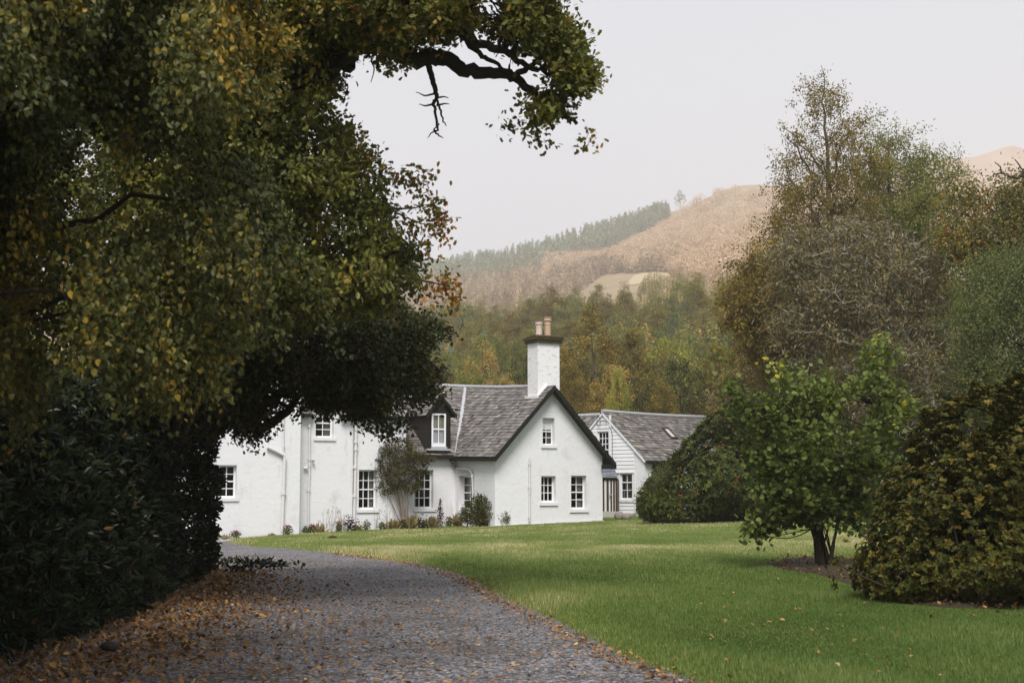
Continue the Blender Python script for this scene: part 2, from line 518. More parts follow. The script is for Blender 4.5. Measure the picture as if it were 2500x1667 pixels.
LEAF['oval'] = _hex(0.28)
LEAF['round'] = _hex(0.46, 0.08, -0.05, 0.25, 0.72)
LEAF['lime'] = _hex(0.38, 0.10, -0.10, 0.22, 0.62, 0.30)
LEAF['long'] = _hex(0.15, 0.05, -0.08, 0.35, 0.7)
LEAF['twig'] = _hex(0.035, 0.01, -0.18)
LEAF['thin'] = _hex(0.11, 0.03, -0.12)
LEAF['oak'] = (np.array([(0, 0, 0), (-.10, .2, .02), (-.30, .42, .06), (-.16, .52, .02), (-.30, .74, .06), (0, 1, -.05), (.30, .74, .06), (.16, .52, .02), (.30, .42, .06), (.10, .2, .02)]),
               np.array([(0, 3, 2, 1), (0, 5, 4, 3), (0, 7, 6, 5), (0, 9, 8, 7)]))
LEAF['tri'] = (np.array([(-.35, 0, 0), (.35, 0.1, 0.05), (0, 1, -.05)]), np.array([(0, 1, 2)]))
LEAF['dia'] = (np.array([(0, 0, 0), (.34, .5, .08), (0, 1, 0), (-.34, .5, .08)]), np.array([(0, 1, 2, 3)]))


def unit(v):
    return v / (np.linalg.norm(v, axis=-1, keepdims=True) + 1e-9)


def leaves(g, P, D, N, S, shape, tint, mat=0):
    """one leaf at every point P, along D, facing N, of size S"""
    tv, tf = LEAF[shape]
    D = unit(D)
    X = unit(np.cross(D, N))
    Z = np.cross(X, D)
    S = np.broadcast_to(np.asarray(S, float), (len(P),))
    V = P[:, None] + S[:, None, None] * (tv[None, :, 0:1] * X[:, None] + tv[None, :, 1:2] * D[:, None] + tv[None, :, 2:3] * Z[:, None])
    k = len(tv)
    Fc = (tf[None] + (np.arange(len(P)) * k)[:, None, None]).reshape(-1, tf.shape[1])
    T = np.repeat(np.broadcast_to(np.asarray(tint, float), (len(P),)), len(tf))
    g.add(V.reshape(-1, 3), Fc, T, mat)


def in_poly(poly, x, y):
    n = len(poly)
    ins = np.zeros(len(x), bool)
    j = n - 1
    for i in range(n):
        xi, yi, xj, yj = poly[i][0], poly[i][1], poly[j][0], poly[j][1]
        c = ((yi > y) != (yj > y)) & (x < (xj - xi) * (y - yi) / (yj - yi + 1e-12) + xi)
        ins ^= c
        j = i
    return ins


def edge_dist(poly, x, y):
    d = np.full(len(x), 1e9)
    n = len(poly)
    for i in range(n):
        a, b = poly[i], poly[(i + 1) % n]
        ab = b - a
        t = np.clip(((x - a[0]) * ab[0] + (y - a[1]) * ab[1]) / (ab @ ab + 1e-9), 0, 1)
        d = np.minimum(d, np.hypot(x - a[0] - t * ab[0], y - a[1] - t * ab[1]))
    return d


def crown_points(poly, n, dist, thick, seed, edge=60.0, hole=None, dens=None, front=1.0, inset=0.0):
    """n points filling a crown with the given outline; it bulges towards and away from us round distance 'dist' (a number or a function of px, py)"""
    r = np.random.default_rng(seed)
    poly = np.asarray(poly, float)
    lo, hi = poly.min(0), poly.max(0)
    out = []
    need = n
    while need > 0:
        m = max(need * 3, 200)
        x, y = r.uniform(lo[0], hi[0], m), r.uniform(lo[1], hi[1], m)
        k = in_poly(poly, x, y)
        if dens is not None:
            k &= r.random(m) < dens(x, y)
        x, y = x[k], y[k]
        if hole is not None:
            k = hole(x, y)
            x, y = x[k], y[k]
        ed = edge_dist(poly, x, y)
        k = ed > inset
        x, y, ed = x[k][:need], y[k][:need], ed[k][:need]
        e = np.clip((ed - inset) / edge, 0.03, 1)
        th = thick * np.sqrt(e)
        q = r.random(len(x)) ** front
        dd = (dist(x, y) if callable(dist) else dist) + th * (2 * q - 1)
        dd = np.where(y > 1215, np.minimum(dd, 1.66 * F / np.maximum(y - 1190, 25) * CP), dd)
        out.append(at(x, y, dd))
        need -= len(x)
    return np.concatenate(out)


def sprays(g, C, m, length, spread, size, shape, seed, droop=0.5, base=None, tint=(0.4, 0.18, 0.12), outw=0.6, flat=0.7, mat=0, tintfn=None, minz=None):
    """m leaves strung along a short drooping twig at each point of C"""
    r = np.random.default_rng(seed)
    n = len(C)
    cen = C.mean(0) if base is None else np.asarray(base)
    A = unit(C - cen) * outw + r.normal(size=(n, 3)) * 0.45 + np.array([0, 0, -droop])
    A = unit(A)
    u = r.uniform(-0.5, 0.5, (n, m))
    L = length * r.uniform(0.6, 1.3, (n, 1, 1))
    P = C[:, None] + A[:, None] * u[..., None] * L + r.normal(size=(n, m, 3)) * spread
    D = A[:, None] * 0.6 + r.normal(size=(n, m, 3)) * 0.65 + np.array([0, 0, -0.3 * droop])
    N = np.array([0, 0, flat]) + r.normal(size=(n, m, 3)) * 0.6
    S = size * r.uniform(0.65, 1.25, (n, m))
    tc = tint[0] + tint[1] * r.normal(size=n)
    if tintfn is not None:
        tc = tc + tintfn(C)
    T = np.clip(tc[:, None] + tint[2] * r.normal(size=(n, m)), 0, 1)
    P, D, N, S, T = P.reshape(-1, 3), D.reshape(-1, 3), N.reshape(-1, 3), S.ravel(), T.ravel()
    if minz is not None:
        k = P[:, 2] > minz(P[:, 0], P[:, 1])
        P, D, N, S, T = P[k], D[k], N[k], S[k], T[k]
    leaves(g, P, D, N, S, shape, T, mat)


def whorls(g, C, m, size, shape, seed, cen, tint=(0.4, 0.18, 0.1), mat=0, minz=None, updir=0.5):
    """rosettes of m leaves at each point of C"""
    r = np.random.default_rng(seed)
    n = len(C)
    A = unit(unit(C - np.asarray(cen)) + np.array([0, 0, updir]) + r.normal(size=(n, 3)) * 0.4)
    ref = unit(r.normal(size=(n, 3)))
    U = unit(np.cross(A, ref))
    W = np.cross(A, U)
    ph = r.uniform(0, 6.28, (n, 1)) + np.arange(m)[None] * 6.283 / m + r.normal(size=(n, m)) * 0.2
    rad_ = np.cos(ph)[..., None] * U[:, None] + np.sin(ph)[..., None] * W[:, None]
    D = rad_ + A[:, None] * r.uniform(-0.1, 0.9, (n, m, 1))
    N = A[:, None] - 0.3 * rad_ + r.normal(size=(n, m, 3)) * 0.15
    P = np.repeat(C[:, None], m, 1) + r.normal(size=(n, m, 3)) * size * 0.12
    S = size * r.uniform(0.7, 1.2, (n, m))
    T = np.clip((tint[0] + tint[1] * r.normal(size=(n, 1))) + tint[2] * r.normal(size=(n, m)), 0, 1)
    P, D, N, S, T = P.reshape(-1, 3), D.reshape(-1, 3), N.reshape(-1, 3), S.ravel(), T.ravel()
    if minz is not None:
        k = P[:, 2] > minz(P[:, 0], P[:, 1])
        P, D, N, S, T = P[k], D[k], N[k], S[k], T[k]
    leaves(g, P, D, N, S, shape, T, mat)


def bez(a, b, c, n):
    t = np.linspace(0, 1, n)[:, None]
    return (1 - t) ** 2 * a + 2 * t * (1 - t) * b + t * t * c


def limbs(g, trunk, tr, tips, n_limb, seed, rise=0.8, lr=None, twig=0.012, sides=5, n_twig=None, wob=0.06, mat=0):
    """trunk polyline, limbs from it to some of the tips, twigs from the limbs to the others"""
    r = np.random.default_rng(seed)
    trunk = np.asarray(trunk, float)
    k = 24
    s = np.linspace(0, len(trunk) - 1, k)
    T = np.stack([np.interp(s, np.arange(len(trunk)), trunk[:, i]) for i in range(3)], -1)
    T[1:-1] += r.normal(size=(k - 2, 3)) * np.array([1, 1, 0.3]) * tr * 0.25
    TR = np.interp(np.linspace(0, 1, k), [0, 0.05, 0.5, 1], [tr * 1.35, tr, tr * 0.65, tr * 0.05])
    g.tube(T, TR, 10, 0.5, mat)
    net, nr = [T], [TR]
    tips = tips[r.permutation(len(tips))]
    for c in tips[:n_limb]:
        hd = np.hypot(T[:, 0] - c[0], T[:, 1] - c[1])
        want = c[2] - rise * hd
        i = int(np.argmin(np.abs(T[:, 2] - want) + 0.15 * hd))
        i = max(2, min(k - 2, i))
        a = T[i]
        L = np.linalg.norm(c - a)
        b = a + (c - a) * 0.5 + np.array([0, 0, 0.12 * L]) + r.normal(size=3) * L * 0.08
        p = bez(a, b, c, 9)
        p[1:-1] += r.normal(size=(7, 3)) * L * wob * 0.5
        r0 = min(TR[i] * 0.6, (lr or tr) * 0.5 * (0.4 + L / 6))
        rr = np.linspace(r0, twig * 1.3, 9)
        g.tube(p, rr, sides, 0.5, mat)
        net.append(p)
        nr.append(rr)
    rest = tips[n_limb:(None if n_twig is None else n_limb + n_twig)]
    if len(rest) == 0:
        return
    NP0 = np.concatenate(net)
    q = NP0[::3]
    rest = rest[np.argsort([np.min(((q - c) ** 2).sum(1)) for c in rest])]
    NP = np.zeros((len(NP0) + 4 * len(rest), 3))
    NR = np.zeros(len(NP))
    cnt = len(NP0)
    NP[:cnt], NR[:cnt] = NP0, np.concatenate(nr)
    for c in rest:
        Q = NP[:cnt]
        hd = np.hypot(Q[:, 0] - c[0], Q[:, 1] - c[1])
        d = np.linalg.norm(Q - c, axis=1) + 1.3 * np.maximum(0, Q[:, 2] - (c[2] - min(rise, 1.0) * hd))
        i = int(np.argmin(d))
        a = NP[i]
        L = np.linalg.norm(c - a)
        p = bez(a, (a + c) / 2 + np.array([0, 0, 0.1 * L]) + r.normal(size=3) * L * 0.12, c, 5)
        p[1:-1] += r.normal(size=(3, 3)) * L * 0.06
        rr = np.linspace(min(NR[i] * 0.75, twig * (1.2 + 0.5 * L)), twig * 0.4, 5)
        g.tube(p, rr, 4, 0.5, mat)
        NP[cnt:cnt + 4], NR[cnt:cnt + 4] = p[1:], rr[1:]
        cnt += 4

# ================================================================== THE SETTING
# lawn edge along the drive, from the near corner to the far tip, then along the flower bed
edge_px = ov([(1640, 1590), (1590, 1568), (1550, 1552), (1460, 1522), (1400, 1498), (1330, 1463), (1240, 1420), (1150, 1375), (1085, 1338), (1040, 1318), (930, 1290), (800, 1274), (700, 1264), (600, 1256), (535, 1249), (512, 1243)])
back_px = ov([(540, 1236), (620, 1229), (740, 1222), (930, 1212), (1070, 1206), (1140, 1201)])
def gp_low(px, py, dz):
    """as gp, on ground lying dz lower"""
    x, y, z = gp(px, py)
    for _ in range(6):
        p = at(px, py, y)
        y *= (EYE - gz(p[0], p[1]) + dz) / max(.05, (EYE - p[2]))
    p = at(px, py, y)
    return p[0], p[1], p[2]


E_ = np.array([gp_low(p[0], p[1], 0.09)[:2] for p in edge_px])
B_ = np.array([gp(*p)[:2] for p in back_px])
B_[:, 1] = np.maximum.accumulate(np.maximum(B_[:, 1], E_[-1, 1] + 0.4))
LE = np.concatenate([[[E_[0, 0] + 2.2, 6.0]], E_, B_])
LE = LE[np.argsort(LE[:, 1])]


def xl(y):
    return np.interp(y, LE[:, 1], LE[:, 0])


def lawn_z(x, y, d=None):
    d = (x - xl(y)) if d is None else d
    return gz(x, y) - 0.13 + 0.15 * sstep(0.0, 0.55, d) + 0.025 * np.sin(x * 0.9 + 1) * np.sin(y * 0.35) * sstep(0.5, 3, d)


def grid(name, X, Y, Z, mat, kind='structure', smooth=True):
    g = G()
    a, b = X.shape
    i = np.arange(a - 1)[:, None] * b
    k = np.arange(b - 1)[None]
    f = np.stack([i + k, i + k + 1, i + b + k + 1, i + b + k], -1).reshape(-1, 4)
    g.add(np.stack([X, Y, Z], -1).reshape(-1, 3), f)
    o = g.obj(name, mat, smooth=smooth)
    return tag(o, kind=kind)


# wide ground sheet out to the horizon
gx = np.concatenate([np.linspace(-1650, -80, 24), np.linspace(-70, 70, 40), np.linspace(80, 1650, 24)])
gy = np.concatenate([np.linspace(-38, -20, 4), np.linspace(-10, 110, 50), np.linspace(130, 2440, 30)])
XX, YY = np.meshgrid(gx, gy)
grid('ground', XX, YY, gz(XX, YY) - 0.32 - 0.25 * sstep(100, 200, YY), M['ground'])
# drive
dx = np.linspace(-34, 16, 120)
dyy = np.linspace(3, 56, 150)
XX, YY = np.meshgrid(dx, dyy)
nz_ = _Noise(3)
zz = gz(XX, YY) - 0.10 + 0.012 * nz_(np.stack([XX.ravel(), YY.ravel()], -1), 0.9).reshape(XX.shape)
grid('driveway', XX, YY, zz, M['gravel'])
# lawn
rows = np.concatenate([np.linspace(6, 30, 90), np.linspace(30.3, 60, 110), np.linspace(61, 110, 24)])
tt = np.linspace(0, 1, 130) ** 2.2
XX = xl(rows)[:, None] + (60 - xl(rows))[:, None] * tt[None]
YY = np.broadcast_to(rows[:, None], XX.shape)
wob = 0.09 * nz_(np.stack([rows * 1.3, rows * 0.4], -1), 2.5)[:, None] * (1 - tt)[None] ** 8
XX = XX + wob
ZZ = lawn_z(XX, YY, XX - xl(rows)[:, None])
grid('lawn', XX, YY, ZZ, M['turf'])

# patch of leaf mould under the hazel and the bronze shrub
mp = ov([(1750, 1296), (1810, 1280), (1880, 1274), (1960, 1282), (2060, 1305), (2200, 1335), (2420, 1335), (2420, 1408), (2200, 1404), (2080, 1392), (2010, 1380), (1950, 1345), (1870, 1320), (1790, 1312)])
mw = np.array([gp(*p)[:2] for p in mp])
g = G()
cc = mw.mean(0)
rings = [0, 0.3, 0.6, 0.85, 1.0]
vv = []
for q in rings:
    for p in mw:
        x, y = cc + (p - cc) * q
        vv.append((x, y, float(lawn_z(x, y)) + 0.035 - 0.05 * (q == 1.0) + 0.05 * (1 - q)))
n = len(mw)
ff = []
for a in range(len(rings) - 1):
    for b in range(n):
        ff.append((a * n + b, a * n + (b + 1) % n, (a + 1) * n + (b + 1) % n, (a + 1) * n + b))
g.add(vv, ff)
tag(g.obj('mulch_bed', M['soil'], smooth=True), kind='structure')


def in_mulch(x, y):
    return in_poly(mw, x, y)


# hill behind the house: height given by how high its slope stands at each distance
RX = np.array([-2600, -500, 600, 1042, 1200, 1330, 1500, 1616, 1660, 1700, 1760, 1807, 1870, 2000, 2200, 2338, 2455, 2520, 2700, 3400, 5000.])
RY = np.array([900, 740, 690, 662, 634, 606, 552, 520, 512, 496, 466, 453, 452, 470, 500, 520, 540, 560, 600, 700, 900.])
TY = np.array([84, 110, 160, 260, 450, 700, 900, 1200, 1500, 1650, 1900.])
TT = np.array([-0.02, 0.06, 0.26, 0.47, 0.645, 0.74, 0.79, 0.89, 1.0, 0.94, 0.6])


def hill_py(px, Y):
    return 1190 - (1190 - np.interp(px, RX, RY)) * np.interp(Y, TY, TT)


def hill_pt(px, Y):
    return at(px, hill_py(px, Y), Y)


def hill_Y(px, py):
    t = (1190 - py) / (1190 - np.interp(px, RX, RY))
    return np.interp(t, TT[:9], TY[:9])


hx = np.concatenate([np.linspace(-2600, 900, 40), np.linspace(930, 2600, 120), np.linspace(2650, 5000, 30)])
hy = np.concatenate([np.linspace(84, 300, 36), np.linspace(310, 1600, 90), np.linspace(1620, 1900, 14)])
PX, HY = np.meshgrid(hx, hy)
Pt = hill_pt(PX, HY)
Pt[..., 2] += (_Noise(5)(Pt.reshape(-1, 3)[:, :2], 0.02).reshape(PX.shape)) * np.interp(HY, [84, 200, 1000], [0, 0.2, 0.4])
grid('hillside', Pt[..., 0], Pt[..., 1], Pt[..., 2], M['hill'])
# bare moor far beyond on the right
mx_ = np.linspace(1500, 4200, 120)
my = np.linspace(1700, 2350, 40)
ry = np.interp(mx_, [1500, 1800, 2000, 2200, 2290, 2338, 2380, 2420, 2455, 2475, 2500, 2560, 2700, 3200, 4200], [620, 540, 470, 412, 384, 371, 364, 350, 341, 342, 354, 366, 400, 500, 700])
PX, HY = np.meshgrid(mx_, my)
RYg = np.broadcast_to(ry[None], PX.shape)
frac = np.interp(HY, [1700, 2100, 2350], [0.45, 1.0, 0.8])
Pt = at(PX, 1190 - (1190 - RYg) * frac, HY)
Pt[..., 2] += _Noise(8)(Pt.reshape(-1, 3)[:, :2], 0.013).reshape(PX.shape) * 6 + _Noise(9)(Pt.reshape(-1, 3)[:, :2], 0.045).reshape(PX.shape) * 3
grid('moorland_hill', Pt[..., 0], Pt[..., 1], Pt[..., 2], M['moor'])
# pasture clearing on the slope
fp = ov([(1446, 645), (1456, 633), (1478, 628), (1510, 627), (1546, 630), (1540, 638), (1512, 645), (1478, 651), (1452, 656), (1440, 655)])
g = G()
ctr = fp.mean(0)
vv, ff = [], []
n = len(fp)
rings = [0.02, 0.25, 0.5, 0.75, 0.9, 1.0]
for q in rings:
    for p in fp:
        c = ctr + (p - ctr) * q
        vv.append(hill_pt(c[0], hill_Y(c[0], c[1])) + np.array([0, 0, 0.3]))
for a in range(len(rings) - 1):
    for b in range(n):
        ff.append((a * n + b, a * n + (b + 1) % n, (a + 1) * n + (b + 1) % n, (a + 1) * n + b))
g.add(vv, ff)
tag(g.obj('pasture_field', M['field']), kind='structure')
fpoly = fp

# ================================================================== WHITE HOUSE
ANG = rad(30)
e = np.array([math.cos(ANG), math.sin(ANG)])          # along the gable and the main front, to the right and away
nb = np.array([-math.sin(ANG), math.cos(ANG)])        # into the house
UP = np.array([0, 0, 1.0])


def v3(xy, z):
    return np.array([xy[0], xy[1], z])


def s_at(O, d, px, z):
    """distance along the plan line O + s*d that shows at column px"""
    k = (px - 1250) / F
    dz = z - EYE
    return (k * (O[1] * CP + dz * SP) - O[0]) / (d[0] - k * d[1] * CP)


def rect_on(O, d, px0, pt, px1, pb):
    zc = z_at((O + d * s_at(O, d, (px0 + px1) / 2, 1.6))[1], (pt + pb) / 2)
    s0, s1 = s_at(O, d, px0, zc), s_at(O, d, px1, zc)
    yc = (O + d * (s0 + s1) / 2)[1]
    return s0, s1, z_at(yc, pb), z_at(yc, pt)


C0 = at(1208, 1276, 60)[:2]
Wg = s_at(C0, e, 1471, 1.5)                            # width of the gable
Ls = s_at(C0, nb, 1112, 1.5)                           # length of the side facing left
Kp = C0 + nb * Ls                                      # inner corner with the main range
ZE = z_at(C0[1], 1103)                                 # eaves
Mg = C0 + e * Wg / 2
ZR = z_at(Mg[1], 943)                                  # ridge at the gable
EK = z_at(Kp[1], 1103)
house = thing('white_house', v3(C0, 0.0), 'long white limewashed stone house with grey slate roofs and a chimneyed gable', 'house')


def wall(g, O, d, outline, zb, holes, reveal=0.26, mat=0):
    """wall face over the plan line O + s*d with openings and their reveals; outline = [(s, top)...]"""
    inn = np.array([-d[1], d[0]])
    ss = sorted(set([q[0] for q in outline] + [h[0] for h in holes] + [h[1] for h in holes]))
    top = lambda s: np.interp(s, [q[0] for q in outline], [q[1] for q in outline])
    pt = lambda s, z, k=0.0: v3(O + d * s + inn * k, z)
    eps = 1e-5
    for a, b in zip(ss[:-1], ss[1:]):
        if b - a < 1e-6:
            continue
        hs_ = sorted([h for h in holes if h[0] <= a + 1e-6 and h[1] >= b - 1e-6], key=lambda h: h[2])
        zc = zb
        for h in hs_:
            g.poly([pt(a, zc), pt(b, zc), pt(b, h[2]), pt(a, h[2])], mat=mat)
            zc = h[3]
        g.poly([pt(a, zc), pt(b, zc), pt(b, top(b - eps)), pt(a, top(a + eps))], mat=mat)
    for h in holes:
        a, b, z0, z1 = h[:4]
        sp = 0.05
        for q in ([(a, z0), (a, z1)], [(b, z0), (b, z1)], [(a, z0), (b, z0)], [(a, z1), (b, z1)]):
            g.poly([pt(*q[0]), pt(*q[1]), pt(*q[1], reveal), pt(*q[0], reveal)], mat=mat)


def bar(g, O, d, s0, s1, z0, z1, k0, k1, tint=0.5, mat=0):
    """box on a wall: s along, z up, k into the wall (negative = proud)"""
    inn = np.array([-d[1], d[0]])
    g.obox(v3(O + d * s0 + inn * k0, z0), v3(d * (s1 - s0), 0), v3(inn * (k1 - k0), 0), UP * (z1 - z0), tint, mat)


def window(par, O, d, h, cols, rows, rail=None, set_=0.22, sill=True, curtain=None, room=None, mun=0.032, fr_=0.065, label=None, blind=0):
    """sash window in the opening h: frame with glazing bars; pane, sill, room behind and curtains are its sub-parts"""
    a, b, z0, z1 = h[:4]
    g = G()
    k0, k1 = set_, set_ + 0.06
    bar(g, O, d, a, a + fr_, z0, z1, k0, k1)
    bar(g, O, d, b - fr_, b, z0, z1, k0, k1)
    bar(g, O, d, a + fr_, b - fr_, z1 - fr_, z1, k0, k1)
    bar(g, O, d, a + fr_, b - fr_, z0, z0 + fr_ * 1.25, k0, k1)
    ia, ib, i0, i1 = a + fr_, b - fr_, z0 + fr_ * 1.25, z1 - fr_
    for i in range(1, cols):
        s = ia + (ib - ia) * i / cols
        bar(g, O, d, s - mun / 2, s + mun / 2, i0, i1, k0 + 0.012, k1 - 0.008)
    for j in range(1, rows):
        z = i0 + (i1 - i0) * j / rows
        t = 0.055 if (rail is not None and j == rail) else mun
        if rail is not None and j == rail:
            bar(g, O, d, ia, ib, z - t / 2, z + t / 2, k0 - 0.012, k1 - 0.004)
        else:
            bar(g, O, d, ia, ib, z - t / 2, z + t / 2, k0 + 0.016, k1 - 0.012)
    wo = g.obj('window', M['white_paint'], par)
    if label:
        wo['label'] = label
    g = G()
    inn = np.array([-d[1], d[0]])
    kp = k1 - 0.025
    g.poly([v3(O + d * ia + inn * kp, i0), v3(O + d * ib + inn * kp, i0), v3(O + d * ib + inn * kp, i1), v3(O + d * ia + inn * kp, i1)])
    g.obj('pane', M['glass'], wo)
    g = G()
    kb = 0.75
    A = [v3(O + d * q + inn * kk, z) for kk in (k1 + 0.004, kb) for q, z in ((a, z0), (b, z0), (b, z1), (a, z1))]
    g.add(A, [(4, 5, 6, 7), (0, 1, 5, 4), (1, 2, 6, 5), (2, 3, 7, 6), (3, 0, 4, 7)])
    g.obj('room', room or M['interior'], wo)
    if sill:
        g = G()
        bar(g, O, d, a - 0.09, b + 0.09, z0 - 0.13, z0 - 0.004, -0.06, set_ + 0.03)
        g.obj('sill', M['wall'], wo)
    for c in (curtain or []):
        f0, f1, q0, q1, mt = c
        g = G()
        n = 16
        sx_ = np.linspace(ia + (ib - ia) * f0, ia + (ib - ia) * f1, n)
        kk = k1 + 0.06 + 0.02 * np.sin(np.arange(n) * 2.1)
        lo = np.array([v3(O + d * s + inn * k, i0 + (i1 - i0) * q0) for s, k in zip(sx_, kk)])
        hi = np.array([v3(O + d * s + inn * k, i0 + (i1 - i0) * q1) for s, k in zip(sx_, kk)])
        g.add(np.concatenate([lo, hi]), [(i, i + 1, n + i + 1, n + i) for i in range(n - 1)])
        g.obj('curtain', M[mt], wo, smooth=True)
    if blind:
        g = G()
        for i in range(blind):
            z = i0 + (i1 - i0) * (i + 0.5) / blind
            bar(g, O, d, ia + (ib - ia) * 0.18, ib, z - 0.018, z + 0.018, k1 + 0.05, k1 + 0.075)
        g.obj('blind', M['pale_stone'], wo)
    return wo


def clip_poly(sub, clip):
    """convex clip of polygon sub by polygon clip (counter-clockwise)"""
    out = list(sub)
    n = len(clip)
    for i in range(n):
        a, b = clip[i], clip[(i + 1) % n]
        inp, out = out, []
        if not inp:
            break
        side = lambda p: (b[0] - a[0]) * (p[1] - a[1]) - (b[1] - a[1]) * (p[0] - a[0])
        for j in range(len(inp)):
            p, q = inp[j], inp[(j + 1) % len(inp)]
            sp, sq = side(p), side(q)
            if sp >= 0:
                out.append(p)
            if (sp >= 0) != (sq >= 0):
                t = sp / (sp - sq)
                out.append((p[0] + t * (q[0] - p[0]), p[1] + t * (q[1] - p[1])))
    return out


def slope(g, Ef, Rf, vlen, poly, seed, su=0.27, sv=0.18, under=0.10, ubot=2):
    """slated roof slope: Ef(u) on the eaves, Rf(u) on the ridge; poly in (u, v) metres, counter-clockwise"""
    r = random.Random(seed)
    us = [p[0] for p in poly]
    f3 = lambda u, v: Ef(u) + (Rf(u) - Ef(u)) * (v / vlen)
    um = sum(us) / len(us)
    du = f3(um + 1, 0) - f3(um, 0)
    dv = f3(um, vlen) - f3(um, 0)
    nrm = np.cross(du, dv)
    nrm /= np.linalg.norm(nrm)
    if nrm[2] < 0:
        nrm = -nrm
    ns = max(1, int(math.ceil(max(us) - min(us))))
    for k in range(ns):
        a, b = min(us) + (max(us) - min(us)) * k / ns, min(us) + (max(us) - min(us)) * (k + 1) / ns
        c = clip_poly([(a, -1), (b, -1), (b, vlen + 1), (a, vlen + 1)], poly)
        if len(c) >= 3:
            g.poly([f3(*p) - nrm * 0.012 for p in c], 0.2, 0)
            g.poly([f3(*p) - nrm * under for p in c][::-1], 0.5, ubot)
    for i in range(len(poly)):
        p, q = poly[i], poly[(i + 1) % len(poly)]
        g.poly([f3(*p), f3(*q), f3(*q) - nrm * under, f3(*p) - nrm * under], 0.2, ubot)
    nv = int(math.ceil(vlen / sv))
    for j in range(nv):
        v0, v1 = j * sv, min(vlen, (j + 1) * sv + 0.03)
        u = min(us) - r.random() * su
        sag = r.uniform(-0.01, 0.01)
        while u < max(us):
            wd = su * r.uniform(0.7, 1.25)
            dr = r.uniform(-0.012, 0.012)
            c = clip_poly([(u + 0.006, v0 + dr), (u + wd - 0.006, v0 + dr), (u + wd - 0.006, v1), (u + 0.006, v1)], poly)
            if len(c) >= 3:
                tn = min(1, max(0, r.gauss(0.5, 0.22)))
                lift = 0.036 + r.uniform(0, 0.022)
                pt = [f3(*p) + nrm * (lift - 0.024 * max(0, min(1, (p[1] - v0) / sv))) for p in c]
                g.poly(pt, tn)
                lowp = [i for i in range(len(c)) if abs(c[i][1] - max(v0 + dr, min(q[1] for q in c))) < 0.004]
                if len(lowp) >= 2:
                    a, b = lowp[0], lowp[-1]
                    g.poly([pt[a], pt[b], f3(*c[b]), f3(*c[a])], tn * 0.6)
            u += wd


# ---- walls of the gable, the left-facing side and the main range
m_ = -e                                                 # along the main front, to the left and nearer
MAINZ = lambda px: 1.6
sT = -s_at(Kp, e, 991, 3.0)                             # where the taller bay begins
sL = -s_at(Kp, e, 717, 2.0)                             # left end of the taller bay
OM = Kp - e * sL                                        # main front runs from here along +e
ZT = z_at((Kp - e * (sL - 1))[1], 1004)                 # eaves of the taller bay
hm = [rect_on(OM, e, 876, 1146.6, 921, 1243), rect_on(OM, e, 1013, 1146.6, 1058, 1241), rect_on(OM, e, 771, 997, 815, 1068)]
hB = [rect_on(Kp, -nb, 1120, 1161.5, 1152.5, 1244)]
hG = [rect_on(C0, e, 1325, 1020, 1354, 1086), rect_on(C0, e, 1321.5, 1161.5, 1357, 1226), rect_on(C0, e, 1394.5, 1160.5, 1432, 1242.5)]
wu = hm[2]
uc, ut = (wu[0] + wu[1]) / 2, wu[3]
g = G()
wall(g, C0, e, [(0, ZE - 0.05), (Wg / 2, ZR - 0.08), (Wg, ZE - 0.05)], -0.5, hG)
wall(g, Kp, -nb, [(0, EK + 0.05), (Ls, ZE - 0.02)], -0.5, hB)
lenM = sL
wall(g, OM, e, [(0, ZT), (uc - 0.62, ZT), (uc - 0.61, ZT + 0.22), (uc, ZT + 0.95), (uc + 0.61, ZT + 0.22), (uc + 0.62, ZT), (lenM - sT, ZT), (lenM - sT + 0.004, EK + 0.05), (lenM, EK + 0.05)], -0.8, hm)
# right return of the gable wing, end wall of the taller bay and backs
DM = 4.1
q = C0 + e * Wg
g.poly([v3(q, -0.5), v3(q + nb * 9, -0.5), v3(q + nb * 9, ZE), v3(q, ZE)])
pT = OM + e * (lenM - sT)
ZTR = ZT + 3.1
g.poly([v3(pT, EK - 0.3), v3(pT + nb * 2 * DM, EK - 0.3), v3(pT + nb * 2 * DM, ZT), v3(pT + nb * DM, ZTR - 0.05), v3(pT, ZT)])
wo_ = g.obj('wall', M['wall'], house)
# left block standing forward of the main range
OL = OM - nb * 0.7
sLB = -s_at(OL, e, 300, 2.0)
OLs = OL - e * sLB
hL = [rect_on(OLs, e, 519, 1135, 578, 1215)]
ZB = 7.0
g = G()
wall(g, OLs, e, [(0, ZB), (sLB, ZB)], -1.2, hL, 0.3)
g.poly([v3(OL, -1.0), v3(OL + nb * 7, -1.0), v3(OL + nb * 7, ZB), v3(OL, ZB)])
g.poly([v3(OLs, -1.0), v3(OLs + nb * 7, -1.0), v3(OLs + nb * 7, ZB), v3(OLs, ZB)])
lb = g.obj('wall', M['wall'], house)
lb['label'] = 'taller white left wing behind the hedge'
# windows
window(house, OM, e, hm[0], 3, 4, 2, curtain=[(0.70, 1.0, 0, 1, 'curtain')])
window(house, OM, e, hm[1], 3, 4, 2, curtain=[(0.0, 0.2, 0.0, 1.0, 'curtain')])
window(house, OM, e, hm[2], 2, 4, 2, curtain=[(0.66, 1.0, 0, 0.5, 'curtain')])
window(house, Kp, -nb, hB[0], 2, 4, 2, curtain=[(0.0, 0.28, 0.3, 1.0, 'curtain')])
window(house, C0, e, hG[0], 2, 4, 2, curtain=[(0.72, 1.0, 0.0, 1.0, 'curtain')], set_=0.2, mun=0.028, fr_=0.05)
window(house, C0, e, hG[1], 3, 3, None, set_=0.2)
window(house, C0, e, hG[2], 2, 4, 2, set_=0.2, curtain=[(0.55, 1.0, 0.55, 1, 'curtain'), (0.6, 1.0, 0.0, 0.3, 'curtain')])
window(house, OLs, e, hL[0], 3, 4, 2, set_=0.2)

